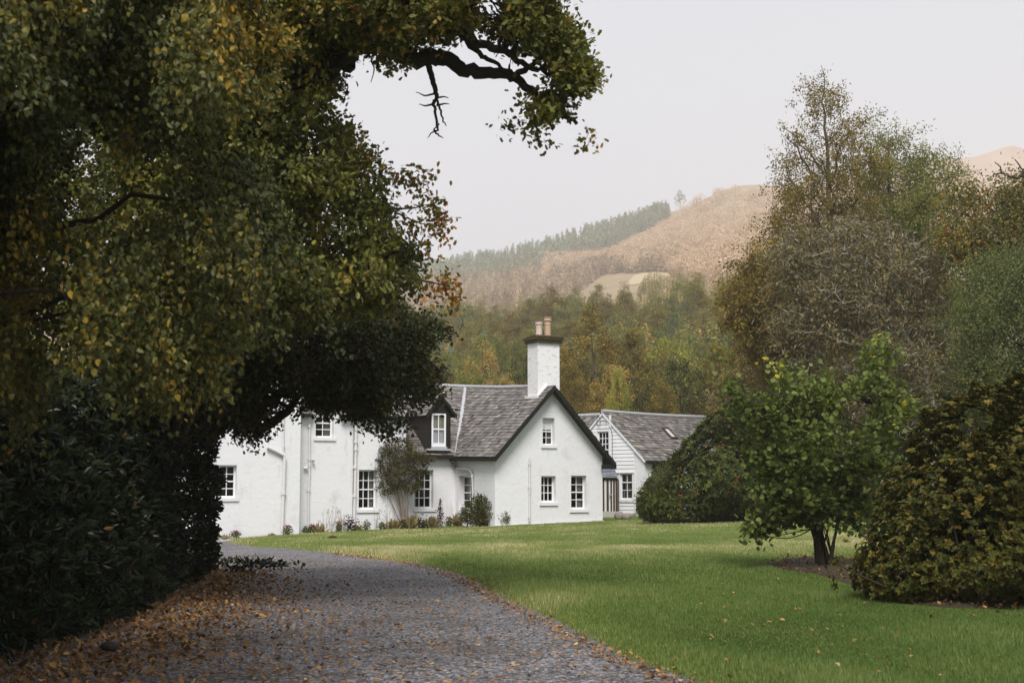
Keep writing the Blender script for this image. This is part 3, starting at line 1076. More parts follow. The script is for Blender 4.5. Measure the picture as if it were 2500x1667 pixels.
# ---- roofs: gable wing
OH, OE = 0.42, 0.22                                     # overhang past the gable, past the eaves
half = Wg / 2
pit = (ZR - ZE) / half
E0 = C0 - e * OE - nb * OH
zE0 = ZE - OE * pit
A0 = Mg - nb * OH
rise_r = z_at((Mg + nb * 7)[1], 946) - ZR               # the old ridge is a little higher where the roofs meet
uR = Ls + DM
Ef = lambda u: v3(E0 + nb * (u + 0), zE0 + (EK - ZE) * u / Ls)
Rf = lambda u: v3(A0 + nb * u, ZR + rise_r * u / 7 - 0.06 * math.sin(math.pi * min(1, max(0, u / 8))))
vl = math.hypot(half + OE, ZR - zE0)
gr = G()
polyW = [(0, 0), (Ls + OH + OE * 0.6, 0), (uR + OH, vl), (0, vl)]
slope(gr, Ef, Rf, vl, polyW, 1)
E1 = C0 + e * (Wg + OE + 0.22) - nb * OH
zE1 = ZE - (OE + 0.22) * pit
Ef2 = lambda u: v3(E1 + nb * u, zE1)
vl2 = math.hypot(half + OE + 0.22, ZR - zE1)
slope(gr, Ef2, Rf, vl2, [(0, 0), (8, 0), (8, vl2), (0, vl2)], 2)
# main range, lower part
Rp = Rf(uR + OH)
EM = Kp - nb * OE
zEM = EK - OE * 0.8
Ef3 = lambda u: v3(EM - e * u, zEM)
Rf3 = lambda u: v3(Rp[:2] - e * u, Rp[2] + 0.03 * math.sin(u * 1.3))
offu = float(np.dot(Rp[:2] - EM, e))                    # ridge start lies this far to the right of the eaves start
Rf3 = (lambda o: (lambda u: v3(Rp[:2] - e * (u + o), Rp[2])))(offu)
vl3 = math.hypot(float(np.dot(Rp[:2] - EM, nb)), Rp[2] - zEM)
slope(gr, Ef3, Rf3, vl3, [(sT, 0), (sT, vl3), (-offu, vl3), (OE, 0)], 3)
# taller bay and the left block above it
Ef4 = lambda u: v3(OM - nb * 0.2 + e * u, ZT - 0.15)
Rf4 = lambda u: v3(OM + nb * DM + e * u, ZTR)
vl4 = math.hypot(DM + 0.2, ZTR - ZT + 0.15)
ub = lenM - sT + 0.12
for a, b in ((0, uc - 0.62), (uc + 0.62, ub)):
    slope(gr, Ef4, Rf4, vl4, [(a, 0), (b, 0), (b, vl4), (a, vl4)], 4)
slope(gr, Ef4, Rf4, vl4, [(uc - 0.62, 1.6), (uc + 0.62, 1.6), (uc + 0.62, vl4), (uc - 0.62, vl4)], 5)
for sg in (-1, 1):
    Efg = (lambda s: (lambda u: v3(OM + e * (uc + s * 0.72) + nb * (u - 0.15), ZT + 0.12)))(sg)
    Rfg = lambda u: v3(OM + e * uc + nb * (u - 0.15), ZT + 1.0)
    P_ = [(0, 0), (1.5, 0), (1.9, 1.14), (0, 1.14)]
    slope(gr, Efg, Rfg, 1.14, P_, 6 + sg, under=0.06)
# left block: hipped roof
cL = [v3(OLs - e * 0.2 - nb * 0.2, ZB), v3(OL + e * 0.2 - nb * 0.2, ZB), v3(OL + e * 0.2 + nb * 7, ZB), v3(OLs - e * 0.2 + nb * 7, ZB)]
rL = [v3(OLs + e * 2.5 + nb * 3.4, ZB + 2.2), v3(OL - e * 2.5 + nb * 3.4, ZB + 2.2)]
for f in ((cL[0], cL[1], rL[1], rL[0]), (cL[1], cL[2], rL[1]), (cL[2], cL[3], rL[0], rL[1]), (cL[3], cL[0], rL[0])):
    gr.poly(list(f), 0.4)
roof = gr.obj('roof', [M['slate'], M['slate'], M['soffit']], house)
# ridge capping and the lead valley
g = G()
for k in range(9):
    u0, u1 = 1.3 + k * (uR + OH - 1.3) / 9, 1.3 + (k + 1) * (uR + OH - 1.3) / 9 - 0.012
    g.tube([Rf(u0) + UP * 0.035, Rf(u1) + UP * 0.035], [0.088, 0.080], 8, 0.5, 0, True)
for k in range(6):
    L = sT + 0.3
    u0, u1 = -offu + k * (L + offu) / 6, -offu + (k + 1) * (L + offu) / 6 - 0.012
    g.tube([Rf3(u0) + UP * 0.035, Rf3(u1) + UP * 0.035], [0.088, 0.080], 8, 0.5, 0, True)
g.obj('ridge_capping', M['lead'], roof)
g = G()
va, vb = Ef3(OE * 0.2) + np.array([0, 0, 0.05]), Rf(uR + OH) + np.array([0, 0, 0.05])
vd = unit(vb - va)
sd_ = np.cross(vd, UP)
sd_ = sd_ / np.linalg.norm(sd_)
for k in range(3):
    p0, p1 = va + (vb - va) * k / 3, va + (vb - va) * ((k + 1) / 3 + 0.01)
    g.obox(p0 - sd_ * 0.11 + UP * (0.02 - 0.006 * k), sd_ * 0.22, p1 - p0, UP * 0.03)
g.obj('valley_flashing', M['lead'], roof)

# ---- black bargeboards, gutters
g = G()
for Ea, sg in ((v3(E0, zE0), 1), (v3(E1, zE1), -1)):
    top_ = v3(A0, ZR)
    dr = top_ - Ea
    o = Ea - UP * 0.20 - v3(nb * 0.035, 0)
    g.obox(o, dr, v3(nb * 0.034, 0), UP * 0.19)
# plumb-cut foot of the right verge
g.obox(v3(E1 - e * 0.55 - nb * 0.03, zE1 - 0.22), v3(e * 0.55, 0), v3(nb * 0.36, 0), UP * 0.20)
g.obj('bargeboard', M['black_paint'], house)
g = G()
g.obox(v3(E0 + nb * 0.02 - e * 0.10, zE0 - 0.16), v3(nb * (Ls + OH + 0.25), EK - ZE), v3(e * 0.12, 0), UP * 0.15)
g.obj('gutter', M['black_paint'], house)
g = G()
g.obox(v3(EM - nb * 0.10 + e * (OE - 0.02), zEM - 0.15), v3(-e * (sT + OE - 0.06), 0), v3(nb * 0.12, 0), UP * 0.15)
g.obj('gutter', M['black_paint'], house)
for a, b in ((0.0, uc - 0.64), (uc + 0.64, ub)):
    g = G()
    g.obox(v3(OM - nb * 0.32 + e * a, ZT - 0.27), v3(e * (b - a), 0), v3(nb * 0.12, 0), UP * 0.14)
    g.obj('gutter', M['black_paint'], house)

# ---- chimney astride the ridge just behind the gable
ch0 = Mg + nb * 0.22
cw, cd = 1.02, 0.86
s0c = s_at(ch0, e, 1313, 6.6)
cbase = ch0 + e * s0c
zt = z_at(cbase[1], 836)
cw = s_at(ch0, e, 1366, 6.6) - s0c
g = G()
g.obox(v3(cbase, ZE + 1.0), v3(e * cw, 0), v3(nb * cd, 0), UP * (zt - ZE - 1.0))
chim = g.obj('chimney', M['chimney'], house)
g = G()
r_ = random.Random(4)
for k in range(2):
    pr = (0.10, 0.15)[k]
    g.obox(v3(cbase - e * pr - nb * pr, zt + k * 0.13 + 0.001), v3(e * (cw + 2 * pr), 0), v3(nb * (cd + 2 * pr), 0), UP * 0.128)
g.obox(v3(cbase - e * 0.05 - nb * 0.05, zt + 0.26), v3(e * (cw + .1), 0), v3(nb * (cd + .1), 0), UP * 0.07)
for k in range(60):
    a, b = r_.uniform(-0.12, cw + 0.12), r_.choice([-0.13, r_.uniform(-0.1, cd + 0.1)])
    c = v3(cbase + e * a + nb * b, zt + 0.26)
    g.lathe(c, [(0.001, 0.05 + r_.random() * 0.05), (0.04, 0.04), (0.055, 0.0), (0.05, -0.04)], 7)
g.obj('cap', M['mossy_stone'], chim)
zc = zt + 0.32
for px, pt_, mt, rr in ((1316, 786, 'pot_light', 0.155), (1337, 775, 'pot', 0.155)):
    sx_ = s_at(ch0 + nb * cd * 0.5, e, px, 7.5)
    c = v3(ch0 + nb * cd * 0.5 + e * sx_, zc)
    H = z_at(c[1], pt_) - zc
    g = G()
    g.lathe(c, [(rr * .98, 0), (rr * .98, H * .05), (rr * .9, H * .07), (rr * .88, H * .60), (rr * .97, H * .62), (rr * .97, H * .66), (rr * .9, H * .68), (rr * .92, H * .78), (rr * 1.16, H * .82), (rr * 1.18, H * .86), (rr * .98, H * .89), (rr * .98, H * .94), (rr * 1.12, H * .96), (rr * 1.12, H), (rr * .85, H), (rr * .8, H * .7), (.001, H * .68)], 24)
    o = g.obj('chimney_pot', M[mt], chim, smooth=False)
# mortar fillet down the slope at its foot
g = G()
fa = v3(cbase + e * (cw * 0.5) - nb * 0.05, ZR + 0.12)
fl = v3(cbase - e * 0.03 - nb * 0.05, 0)
zf = lambda s: ZR - abs(s) * pit
sm = float(np.dot(cbase - Mg, e))
for a, b in ((sm - 0.03, 0.0), (0.0, sm + cw + 0.03)):
    p0 = v3(Mg + e * a + nb * 0.12, zf(a) + 0.03)
    p1 = v3(Mg + e * b + nb * 0.12, zf(b) + 0.03)
    g.obox(p0, p1 - p0, v3(nb * 0.14, 0), UP * 0.10)
g.obox(v3(Mg + e * (sm - 0.09) + nb * 0.12, zf(sm) - 0.02), v3(e * 0.11, 0), v3(nb * (cd + 0.2), 0), UP * 0.12)
g.obj('mortar_fillet', M['chimney'], chim)

# ---- dormer on the lower part of the main range
zd = 3.6
OD = EM + nb * 0.10                                     # plan line of its front
sa, sb = s_at(OD, e, 1043, zd), s_at(OD, e, 1100, zd)
yD = (OD + e * (sa + sb) / 2)[1]
zb_, zev, zap = z_at(yD, 1094), z_at(yD, 1010), z_at(yD, 964)
hD = rect_on(OD, e, 1053.5, 1009.5, 1088, 1090)
sc_ = (sa + sb) / 2
pitM = (Rp[2] - zEM) / float(np.dot(Rp[:2] - EM, nb))
back = lambda z: (z - zEM) / pitM - 0.10                # how far back the roof reaches that height
g = G()
wall(g, OD, e, [(sa, zev), (sc_, zap - 0.08), (sb, zev)], zb_ - 0.12, [hD], 0.12)
dorm = g.obj('dormer', M['black_paint'], house)
g = G()
for s in (sa, sb):
    g.poly([v3(OD + e * s, zb_ - 0.12), v3(OD + e * s + nb * 0.3, zb_ - 0.12), v3(OD + e * s + nb * back(zev), zev + 0.02), v3(OD + e * s, zev + 0.02)], 0.5)
    nrow = 9
    for k in range(nrow):
        z0, z1 = zb_ + (zev - zb_) * k / nrow, zb_ + (zev - zb_) * (k + 1) / nrow
        L = max(0.2, back(z0))
        sg = -1 if s == sa else 1
        g.obox(v3(OD + e * (s + sg * 0.004) + nb * 0.06, z0), v3(nb * L, 0), v3(e * sg * (0.018 + 0.004 * (k % 2)), 0), UP * (z1 - z0 - 0.006), 0.3 + 0.06 * (k % 5))
g.obj('cheek', M['slate_dark'], dorm)
g = G()
for sg, s_e in ((-1, sa - 0.13), (1, sb + 0.20)):
    zz_ = zev - 0.10
    ef = (lambda q: (lambda u: v3(OD + e * q + nb * (u - 0.2), zz_)))(s_e)
    rf = lambda u: v3(OD + e * sc_ + nb * (u - 0.2), zap + 0.03)
    vv_ = math.hypot(s_e - sc_, zap + 0.03 - zz_)
    slope(g, ef, rf, vv_, [(0, 0), (back(zz_) + 0.3, 0), (back(zap) + 0.3, vv_), (0, vv_)], 20 + sg, su=0.26, sv=0.16, under=0.07)
    Ea = v3(OD + e * s_e - nb * 0.225, zz_ - 0.13)
    g.obox(Ea, v3(OD + e * sc_ - nb * 0.225, zap - 0.10) - Ea, v3(nb * 0.02, 0), UP * 0.14, 0.5, 2)
g.tube([v3(OD + e * sc_ - nb * 0.2, zap + 0.06), v3(OD + e * sc_ + nb * back(zap), zap + 0.06)], 0.06, 8, 0.5, 3, True)
g.obj('dormer_roof', [M['slate'], M['slate'], M['black_paint'], M['lead']], dorm)
# its sash window: pale room above, net curtain below
g = G()
a, b, z0, z1 = hD
bar(g, OD, e, a, a + .075, z0, z1, -.03, .05)
bar(g, OD, e, b - .075, b, z0, z1, -.03, .05)
bar(g, OD, e, a + .075, b - .075, z1 - .07, z1, -.03, .05)
bar(g, OD, e, a + .075, b - .075, z0, z0 + .16, -.03, .05)
zm = z0 + (z1 - z0) * 0.53
bar(g, OD, e, a + .075, b - .075, zm - .03, zm + .03, -.01, .05)
bar(g, OD, e, (a + b) / 2 - .018, (a + b) / 2 + .018, z0 + .16, z1 - .07, .0, .04)
g.obj('dormer_window', M['white_paint'], dorm)
g = G()
inn = nb
g.poly([v3(OD + e * (a + .07) + inn * .03, z0 + .1), v3(OD + e * (b - .07) + inn * .03, z0 + .1), v3(OD + e * (b - .07) + inn * .03, z1 - .05), v3(OD + e * (a + .07) + inn * .03, z1 - .05)])
g.obj('dormer_pane', M['glass'], dorm)
g = G()
n = 22
sx_ = np.linspace(a + .05, b - .05, n)
kk = 0.09 + 0.018 * np.sin(np.arange(n) * 1.9)
lo = np.array([v3(OD + e * s + nb * k, z0 + .1) for s, k in zip(sx_, kk)])
hi = np.array([v3(OD + e * s + nb * k, zm) for s, k in zip(sx_, kk)])
g.add(np.concatenate([lo, hi]), [(i, i + 1, n + i + 1, n + i) for i in range(n - 1)])
g.obj('net_curtain', M['net'], dorm, smooth=True)
g = G()
g.poly([v3(OD + e * a + nb * .14, z0), v3(OD + e * b + nb * .14, z0), v3(OD + e * b + nb * .14, z1), v3(OD + e * a + nb * .14, z1)])
g.obj('room', M['interior_pale'], dorm)
g = G()
bar(g, OD, e, sa - .05, sb + .02, zb_ - .10, zb_ - .02, -.14, .02)
bar(g, OD, e, a - .03, b + .03, z0 - .10, z0 - .004, -.10, .10)
g.obj('dormer_sill', M['lead'], dorm)


# ---- pipes on the walls
def wp(O, d, px, py, proud):
    """point proud of a wall line seen at a pixel"""
    s = s_at(O, d, px, z_at((O + d * s_at(O, d, px, 1.6))[1], py))
    p = O + d * s + np.array([d[1], -d[0]]) * proud
    return v3(p, z_at(p[1], py))


def pipe(pts, r, mt, collars=()):
    g = G()
    g.tube(pts, r, 10, cap=True)
    for c in collars:
        c = np.asarray(c)
        g.tube([c - UP * 0.06, c + UP * 0.06], r * 1.45, 10, cap=True)
    return g.obj('downpipe', M[mt], house)


W_ = lambda O, d: (lambda px, py, k=0.07: wp(O, d, px, py, k))
wl, wm, wb, wg = W_(OLs, e), W_(OM, e), W_(Kp, -nb), W_(C0, e)
pipe([wl(692, 940), wl(691, 1030), wl(690, 1108)], 0.03, 'pipe', [wl(691, 1020), wl(691, 1088)])
pipe([wl(651, 1091, .10), wl(672, 1101, .10), wl(691, 1111, .10), wl(693, 1120, .10), wl(690, 1205, .10), wl(686, 1309, .10)], 0.065, 'pipe', [wl(690, 1204, .10)])
pipe([wm(775, 1012), wm(766, 1022), wm(755, 1036), wm(754, 1060), wm(754, 1150), wm(752, 1200), wm(751, 1295)], 0.045, 'pipe', [wm(754, 1040), wm(754, 1120), wm(754, 1135), wm(752, 1196)])
pipe([wm(867.5, 1012), wm(867, 1100), wm(865, 1200), wm(862, 1292)], 0.06, 'pipe', [wm(867, 1078), wm(867, 1096), wm(865, 1140), wm(864, 1210)])
pipe([wm(863, 1020, .05), wm(861.5, 1140, .05), wm(859.5, 1292, .05)], 0.018, 'grey_pipe')
pipe([wm(941, 1040, .05), wm(942, 1180, .05), wm(943, 1285, .05)], 0.022, 'pipe', [wm(942, 1230, .05)])
pipe([wm(1101, 1131, .12), wm(1107, 1137, .12), wm(1113, 1142, .16), wb(1124, 1144, .16), wb(1148, 1146, .14), wb(1154, 1149, .12), wb(1157, 1157, .10)], 0.062, 'grey_pipe')
pipe([wb(1157.5, 1156, .10), wb(1157.5, 1200, .08), wb(1157, 1278, .08)], 0.034, 'pipe', [wb(1157.5, 1162, .10)])
pipe([wg(1291, 1118), wg(1291, 1190), wg(1290.5, 1272)], 0.038, 'pipe', [wg(1291, 1131), wg(1291, 1188), wg(1290.5, 1262)])
g = G()
for px, py in ((742, 1142), (746, 1141)):
    c = wm(px, py, 0.12)
    g.lathe(c - UP * 0.05, [(0.001, 0.1), (0.04, 0.095), (0.062, 0.06), (0.062, 0.03), (0.035, 0.0), (0.001, -0.005)], 12)
    g.tube([c, wm(px, py, 0.0)], 0.02, 6)
g.obj('wall_light', M['white_paint'], house)
g = G()
c = wm(762, 1125, 0.14)
g.lathe(c - UP * 0.05, [(0.001, 0.1), (0.05, 0.09), (0.07, 0.03), (0.001, 0.0)], 12)
g.tube([c, wm(762, 1123, 0.0)], 0.02, 6)
g.obj('security_light', M['grey_pipe'], house)
# thin plinth course at the foot of the gable
g = G()
for k in range(9):
    a, b = -0.05 + (Wg + 0.1) * k / 9, -0.05 + (Wg + 0.1) * (k + 1) / 9 - 0.015
    bar(g, C0, e, a, b, -0.2, float(gz(*(C0 + e * (a + b) / 2))) + 0.045 + 0.01 * (k % 3), -0.07 - 0.01 * (k % 2), -0.002)
g.obj('plinth', M['pale_stone'], house)

# ================================================================== WHITE BOARDED OUTBUILDING
GA = rad(45)
ge = np.array([math.cos(GA), -math.sin(GA)])           # along its gable, to the right and nearer
gn = np.array([math.sin(GA), math.cos(GA)])            # into the building
AP = at(1473, 1007, 72.0)
Ao = AP[:2]
sR = s_at(Ao, ge, 1573, 3.0)
zer = z_at((Ao + ge * sR)[1], 1118)
zbo = float(gz(9, 60)) - 0.3
outb = thing('outbuilding', v3(Ao + ge * sR, 0.2), 'white weatherboarded outbuilding with slate roof and skylight behind the gable end', 'building')
OO = Ao - ge * sR
LL = 2 * sR
pO = (AP[2] - zer) / sR
hO = [rect_on(OO, ge, 1515.5, 1155, 1545, 1219), rect_on(OO, ge, 1460, 1053, 1487.5, 1129)]
g = G()
wall(g, OO, ge, [(0, zer), (sR, AP[2]), (LL, zer)], zbo, hO, 0.10)
Q = OO + ge * LL
g.poly([v3(Q, zbo), v3(Q + gn * 10, zbo), v3(Q + gn * 10, zer), v3(Q, zer)])
wall_o = g.obj('wall', M['wall'], outb)
# boards: laid course by course round the openings, up to the roof line
g = G()
zz_ = z_at(AP[1], 1252)
bx0, bx1 = 0.2, s_at(OO, ge, 1549, 2.5)
top_o = lambda z: (0, LL) if z < zer else ((z - zer) / pO, LL - (z - zer) / pO)
bh = 0.185
k = 0
while zz_ < AP[2] - 0.2:
    a0, a1 = top_o(zz_ + bh)
    lo, hi = max(bx0, a0), min(bx1 if zz_ < zer + 0.1 else a1 - 0.05, a1 - 0.04)
    cuts = [(lo, hi)]
    for h in hO:
        if zz_ < h[3] + 0.05 and zz_ + bh > h[2] - 0.06:
            cuts = [c for s, t_ in cuts for c in ((s, min(t_, h[0] - 0.06)), (max(s, h[1] + 0.06), t_)) if c[1] - c[0] > 0.05]
    for s, t_ in cuts:
        inn = np.array([-ge[1], ge[0]])
        P0 = v3(OO + ge * s - inn * 0.038, zz_)
        P1 = v3(OO + ge * t_ - inn * 0.038, zz_)
        T0 = v3(OO + ge * s - inn * 0.014, zz_ + bh + 0.01)
        T1 = v3(OO + ge * t_ - inn * 0.014, zz_ + bh + 0.01)
        B0, B1 = v3(OO + ge * s - inn * 0.004, zz_), v3(OO + ge * t_ - inn * 0.004, zz_)
        g.poly([P0, P1, T1, T0])
        g.poly([P0, P1, B1, B0])
        g.poly([P1, B1, T1])
    zz_ += bh
    k += 1
g.obj('weatherboard', M['white_paint'], outb)
g = G()
for px, w_, p0, p1 in ((1490, .12, 1013, 1168), (1550, .08, 1152, 1252)):
    s = s_at(OO, ge, px, 3)
    bar(g, OO, ge, s, s + w_, z_at((OO + ge * s)[1], p1), z_at((OO + ge * s)[1], p0), -.085, -.04)
s0_, s1_ = s_at(OO, ge, 1491, 3), s_at(OO, ge, 1549, 3)
zb1 = z_at(AP[1] - 1.2, 1153.5)
bar(g, OO, ge, s0_, s1_, zb1 - .02, zb1 + .025, -.09, -.01)
for h in hO:
    bar(g, OO, ge, h[0] - .07, h[0], h[2] - .02, h[3] + .07, -.055, .03)
    bar(g, OO, ge, h[1], h[1] + .07, h[2] - .02, h[3] + .07, -.055, .03)
    bar(g, OO, ge, h[0], h[1], h[3], h[3] + .07, -.052, .03)
for sg in (0, 1):
    a, b = (v3(OO - gn * .03, zer - .12), v3(Ao - gn * .03, AP[2] - .12)) if sg == 0 else (v3(Ao - gn * .03, AP[2] - .12), v3(OO + ge * LL - gn * .03, zer - .12))
    g.obox(a - v3(gn * .05, 0), b - a, v3(gn * .04, 0), UP * 0.15)
g.obj('trim', M['white_paint'], outb)
window(outb, OO, ge, hO[0], 2, 3, 2, set_=0.02, blind=13, curtain=[(0.0, 0.14, 0.0, 0.33, 'net')])
window(outb, OO, ge, hO[1], 3, 5, 2, set_=0.02)
gr = G()
ov_ = 0.10
EfO = lambda u: v3(OO + ge * (LL + .16) + gn * (u - ov_), zer - .16 * pO)
RfO = lambda u: v3(Ao + gn * (u - ov_), AP[2] + .02 - 0.05 * math.sin(max(0, u) * 0.35))
vO = math.hypot(sR + .16, AP[2] - zer + .16 * pO)
slope(gr, EfO, RfO, vO, [(0, 0), (10, 0), (10, vO), (0, vO)], 31, su=0.30, sv=0.20)
EfP = lambda u: v3(OO - ge * .16 + gn * (u - ov_), zer - .16 * pO)
slope(gr, EfP, RfO, vO, [(0, 0), (10, 0), (10, vO), (0, vO)], 32, su=0.30, sv=0.20)
# lower roof that runs back to the left behind the gable
B0_ = at(1466, 1014.5, 75.5)
EfQ = lambda u: v3(B0_[:2] - ge * (-0.6) - ge * u - gn * 2.4, B0_[2] - 2.0)
RfQ = lambda u: v3(B0_[:2] - ge * (-0.6) - ge * u, B0_[2])
slope(gr, EfQ, RfQ, math.hypot(2.4, 2.0), [(0, 0), (5, 0), (5, 3.12), (0, 3.12)], 33, su=0.30, sv=0.20)
roof_o = gr.obj('roof', [M['slate'], M['slate'], M['white_paint']], outb)
g = G()
for f, L in ((RfO, 10), (RfQ, 5)):
    for k in range(5):
        g.tube([f(L * k / 5 + .02) + UP * .05, f(L * (k + 1) / 5) + UP * .05], [.10, .093], 8, .5, 0, True)
g.obj('ridge_capping', M['lead'], roof_o)
# skylight
cs = None
best = None
for u in np.linspace(0.5, 9, 120):
    for v in np.linspace(0.3, vO - .3, 60):
        p = EfO(u) + (RfO(u) - EfO(u)) * v / vO
        q = proj(p)
        dd_ = (q[0] - 1634) ** 2 + (q[1] - 1060) ** 2
        if best is None or dd_ < best[0]:
            best = (dd_, u, v)
_, u, v = best
f3 = lambda u, v: EfO(u) + (RfO(u) - EfO(u)) * v / vO
nO = np.cross(f3(u + 1, v) - f3(u, v), f3(u, v + 1) - f3(u, v))
nO = unit(nO if nO[2] > 0 else -nO)
g = G()
du_, dv_ = unit(f3(u + 1, v) - f3(u, v)), unit(f3(u, v + 1) - f3(u, v))
c = f3(u, v)
for a, b, w_, h_ in ((-.26, -.42, .07, .84), (.19, -.42, .07, .84), (-.19, -.42, .38, .07), (-.19, .35, .38, .07)):
    g.obox(c + du_ * a + dv_ * b, du_ * w_, dv_ * h_, nO * 0.13)
sk = g.obj('skylight', M['dark_timber'], outb)
g = G()
g.obox(c - du_ * .19 - dv_ * .35 + nO * .07, du_ * .38, dv_ * .70, nO * .01)
g.obj('pane', m_plain("skylight_glass", [(0.5, 0.53, 0.52), (0.45, 0.48, 0.47)], 3, 0.12, 0, spec=0.6), sk)
g = G()
g.obox(EfO(0.05) - UP * .12 + v3(ge * -.02, 0), EfO(9.9) - EfO(0.05), v3(ge * .10, 0), UP * .10)
g.obj('gutter', M['black_paint'], outb)
g = G()
c = at(1577, 1124, (OO + ge * LL)[1] + .3)
g.tube([c, c - UP * 2.5], .045, 8)
g.obj('downpipe', M['pipe'], outb)
g = G()
pp = at(1585, 1137, (Q + gn * .65)[1])
pp[:2] = Q + gn * .65 + ge * .12
g.obox(pp + v3(-gn * .12, -.05), v3(gn * .26, .08), v3(ge * .12, -.03), np.array([0, 0, .16]))
g.obox(pp + v3(-gn * .2, -.16), v3(gn * .12, .05), v3(ge * .10, 0), np.array([0, 0, .10]))
g.tube([pp, pp - v3(ge * .15, 0)], .02, 6)
g.obj('floodlight', M['black_paint'], outb)
g = G()
cab = [wp(OO, ge, px, py, .10) for px, py in ((1490, 1040), (1495, 1048), (1498, 1060), (1498.5, 1110), (1498, 1140), (1500, 1160))]
g.tube(cab, .012, 6)
lp = [wp(OO, ge, 1464.5 + 4.2 * math.cos(t), 1028 + 11 * math.sin(t), .10) for t in np.linspace(0, 6.0, 20)]
g.tube(lp, .016, 6)
g.tube([wp(OO, ge, px, py, .12) for px, py in ((1468, 1032), (1472, 1027), (1477, 1026), (1482, 1030), (1485, 1035))], .016, 6)
g.obj('cable', M['black_paint'], outb)
# striped timber porch with its own lean-to roof
Yp = 69.4
pa, pb_ = at(1474.2, 1248, Yp), at(1507.5, 1248, Yp - 0.55)
pd = unit((pb_ - pa)[:2])
PL = float(np.linalg.norm((pb_ - pa)[:2]))
Op = pa[:2] - pd * 1.6
PL += 1.6
zp0, zp1 = z_at(pb_[1], 1248), z_at(pb_[1], 1171)
g = G()
inp = np.array([-pd[1], pd[0]])
bar(g, Op, pd, 0, PL, zp0, zp1, -0.012, 0.06)
porch = g.obj('porch', M['white_paint'], outb)
g = G()
for px0, px1 in ((1467, 1470), (1472, 1475.8), (1481.5, 1486.5), (1491, 1494.5), (1497.5, 1501.5), (1503.5, 1507.5)):
    a, b = s_at(Op, pd, px0, 2), s_at(Op, pd, px1, 2)
    bar(g, Op, pd, a, b, zp0, zp1 + .02, -.035, .028)
bar(g, Op, pd, 0, PL + .03, zp1, zp1 + .09, -.06, .05)
g.obox(v3(Op + pd * (PL - .06) + inp * .062, zp0), v3(pd * .06, 0), v3(inp * .08, 0), UP * (zp1 - zp0))
g.obj('porch_post', M['dark_timber'], porch)
g = G()
bar(g, Op, pd, 0, PL + .04, zbo, zp0 - .004, -.05, .3)
g.obj('porch_base', M['pale_stone'], porch)
g = G()
s = s_at(Op, pd, 1491.5, 2)
zk = z_at(pb_[1], 1209)
g.obox(v3(Op + pd * (s - .03) - inp * .12, zk), v3(pd * .12, 0), v3(inp * .08, 0), UP * .05)
g.obj('handle', M['lead'], porch)
g = G()
zr1 = z_at(pb_[1], 1140)
EfR = lambda u: v3(Op + pd * u - inp * .12, zp1 + .08)
RfR = lambda u: v3(Op + pd * u + inp * 1.3, zr1 + .35)
slope(g, EfR, RfR, 1.75, [(0, 0), (PL + .08, 0), (PL - 1.25, 1.75), (0, 1.75)], 41, su=.24, sv=.15, under=.05)
g.obj('porch_roof', [M['slate_blue'], M['slate_blue'], M['dark_timber']], porch)

# ================================================================== NEAR TREES AND SHRUBS
def gzz(x, y):
    return gz(x, y) + 0.02


def nzf(seed, f):
    q = _Noise(seed)
    return lambda x, y: q(np.stack([x, y], -1), f)


# ---- lime, nearest on the left: long drooping sprays
lime_poly = ov([(-620, -800), (700, -760), (700, -60), (640, 40), (625, 150), (610, 235), (560, 225), (520, 300), (560, 360), (650, 400), (710, 470), (772, 585), (765, 650), (792, 850), (745, 800), (690, 720), (610, 720), (530, 770), (505, 945), (455, 900), (300, 880), (150, 905), (85, 955), (30, 1000), (-620, 1100)])
hn1, hn2 = nzf(21, 0.012), nzf(22, 0.004)


def lime_hole(x, y):
    h = hn1(x, y) + 0.5 * hn2(x, y)
    thr = np.where((x < 260) & (y > 40) & (y < 330), -0.25, 0.42)
    return h < thr


lt = thing('lime_tree', at(-420, 1600, 10.5) * np.array([1, 1, 0]) + np.array([0, 0, -0.15]), 'big lime tree with drooping sprays of olive leaves overhanging the drive', 'tree')
hn4 = nzf(26, 0.0075)
C = crown_points(lime_poly, 2700, lambda x, y: 10.7 + 0.0016 * (x - 300) + 0.95 * hn4(x, y), 1.5, 1, 130, lime_hole, front=1.1, inset=38)
g = G()
tf = nzf(31, 0.006)


def lime_tint(C):
    q = proj(C)
    x, y = q[:, 0] / K_, q[:, 1] / K_
    gold = np.exp(-(((x - 560) / 110) ** 2 + ((y - 110) / 140) ** 2)) * 0.46 + np.exp(-(((x - 20) / 80) ** 2 + ((y - 640) / 170) ** 2)) * 0.28
    return gold + 0.10 * tf(q[:, 0], q[:, 1])


sprays(g, C, 84, 0.8, 0.055, 0.048, 'lime', 2, droop=1.2, base=at(-100, 300, 11.5), tint=(0.34, 0.13, 0.13), tintfn=lime_tint, outw=0.5)
# pale bracts that hang among the leaves
r = np.random.default_rng(3)
Bc = C[r.choice(len(C), 500)] + r.normal(size=(500, 3)) * 0.12
leaves(g, Bc, np.array([0, 0, -1.0]) + r.normal(size=(500, 3)) * 0.25, r.normal(size=(500, 3)), 0.085, 'long', r.uniform(0.72, 0.95, 500))
g.obj('crown', M['lime'], lt)
g = G()
b0 = np.array(lt.location)
limbs(g, [b0, b0 + [0.1, 0.1, 2.5], b0 + [0.5, 0.2, 5], b0 + [0.9, 0.3, 9]], 0.30, C, 46, 4, rise=0.25, twig=0.006, n_twig=900, lr=0.10)
g.obj('trunk', M['bark'], lt, smooth=True)

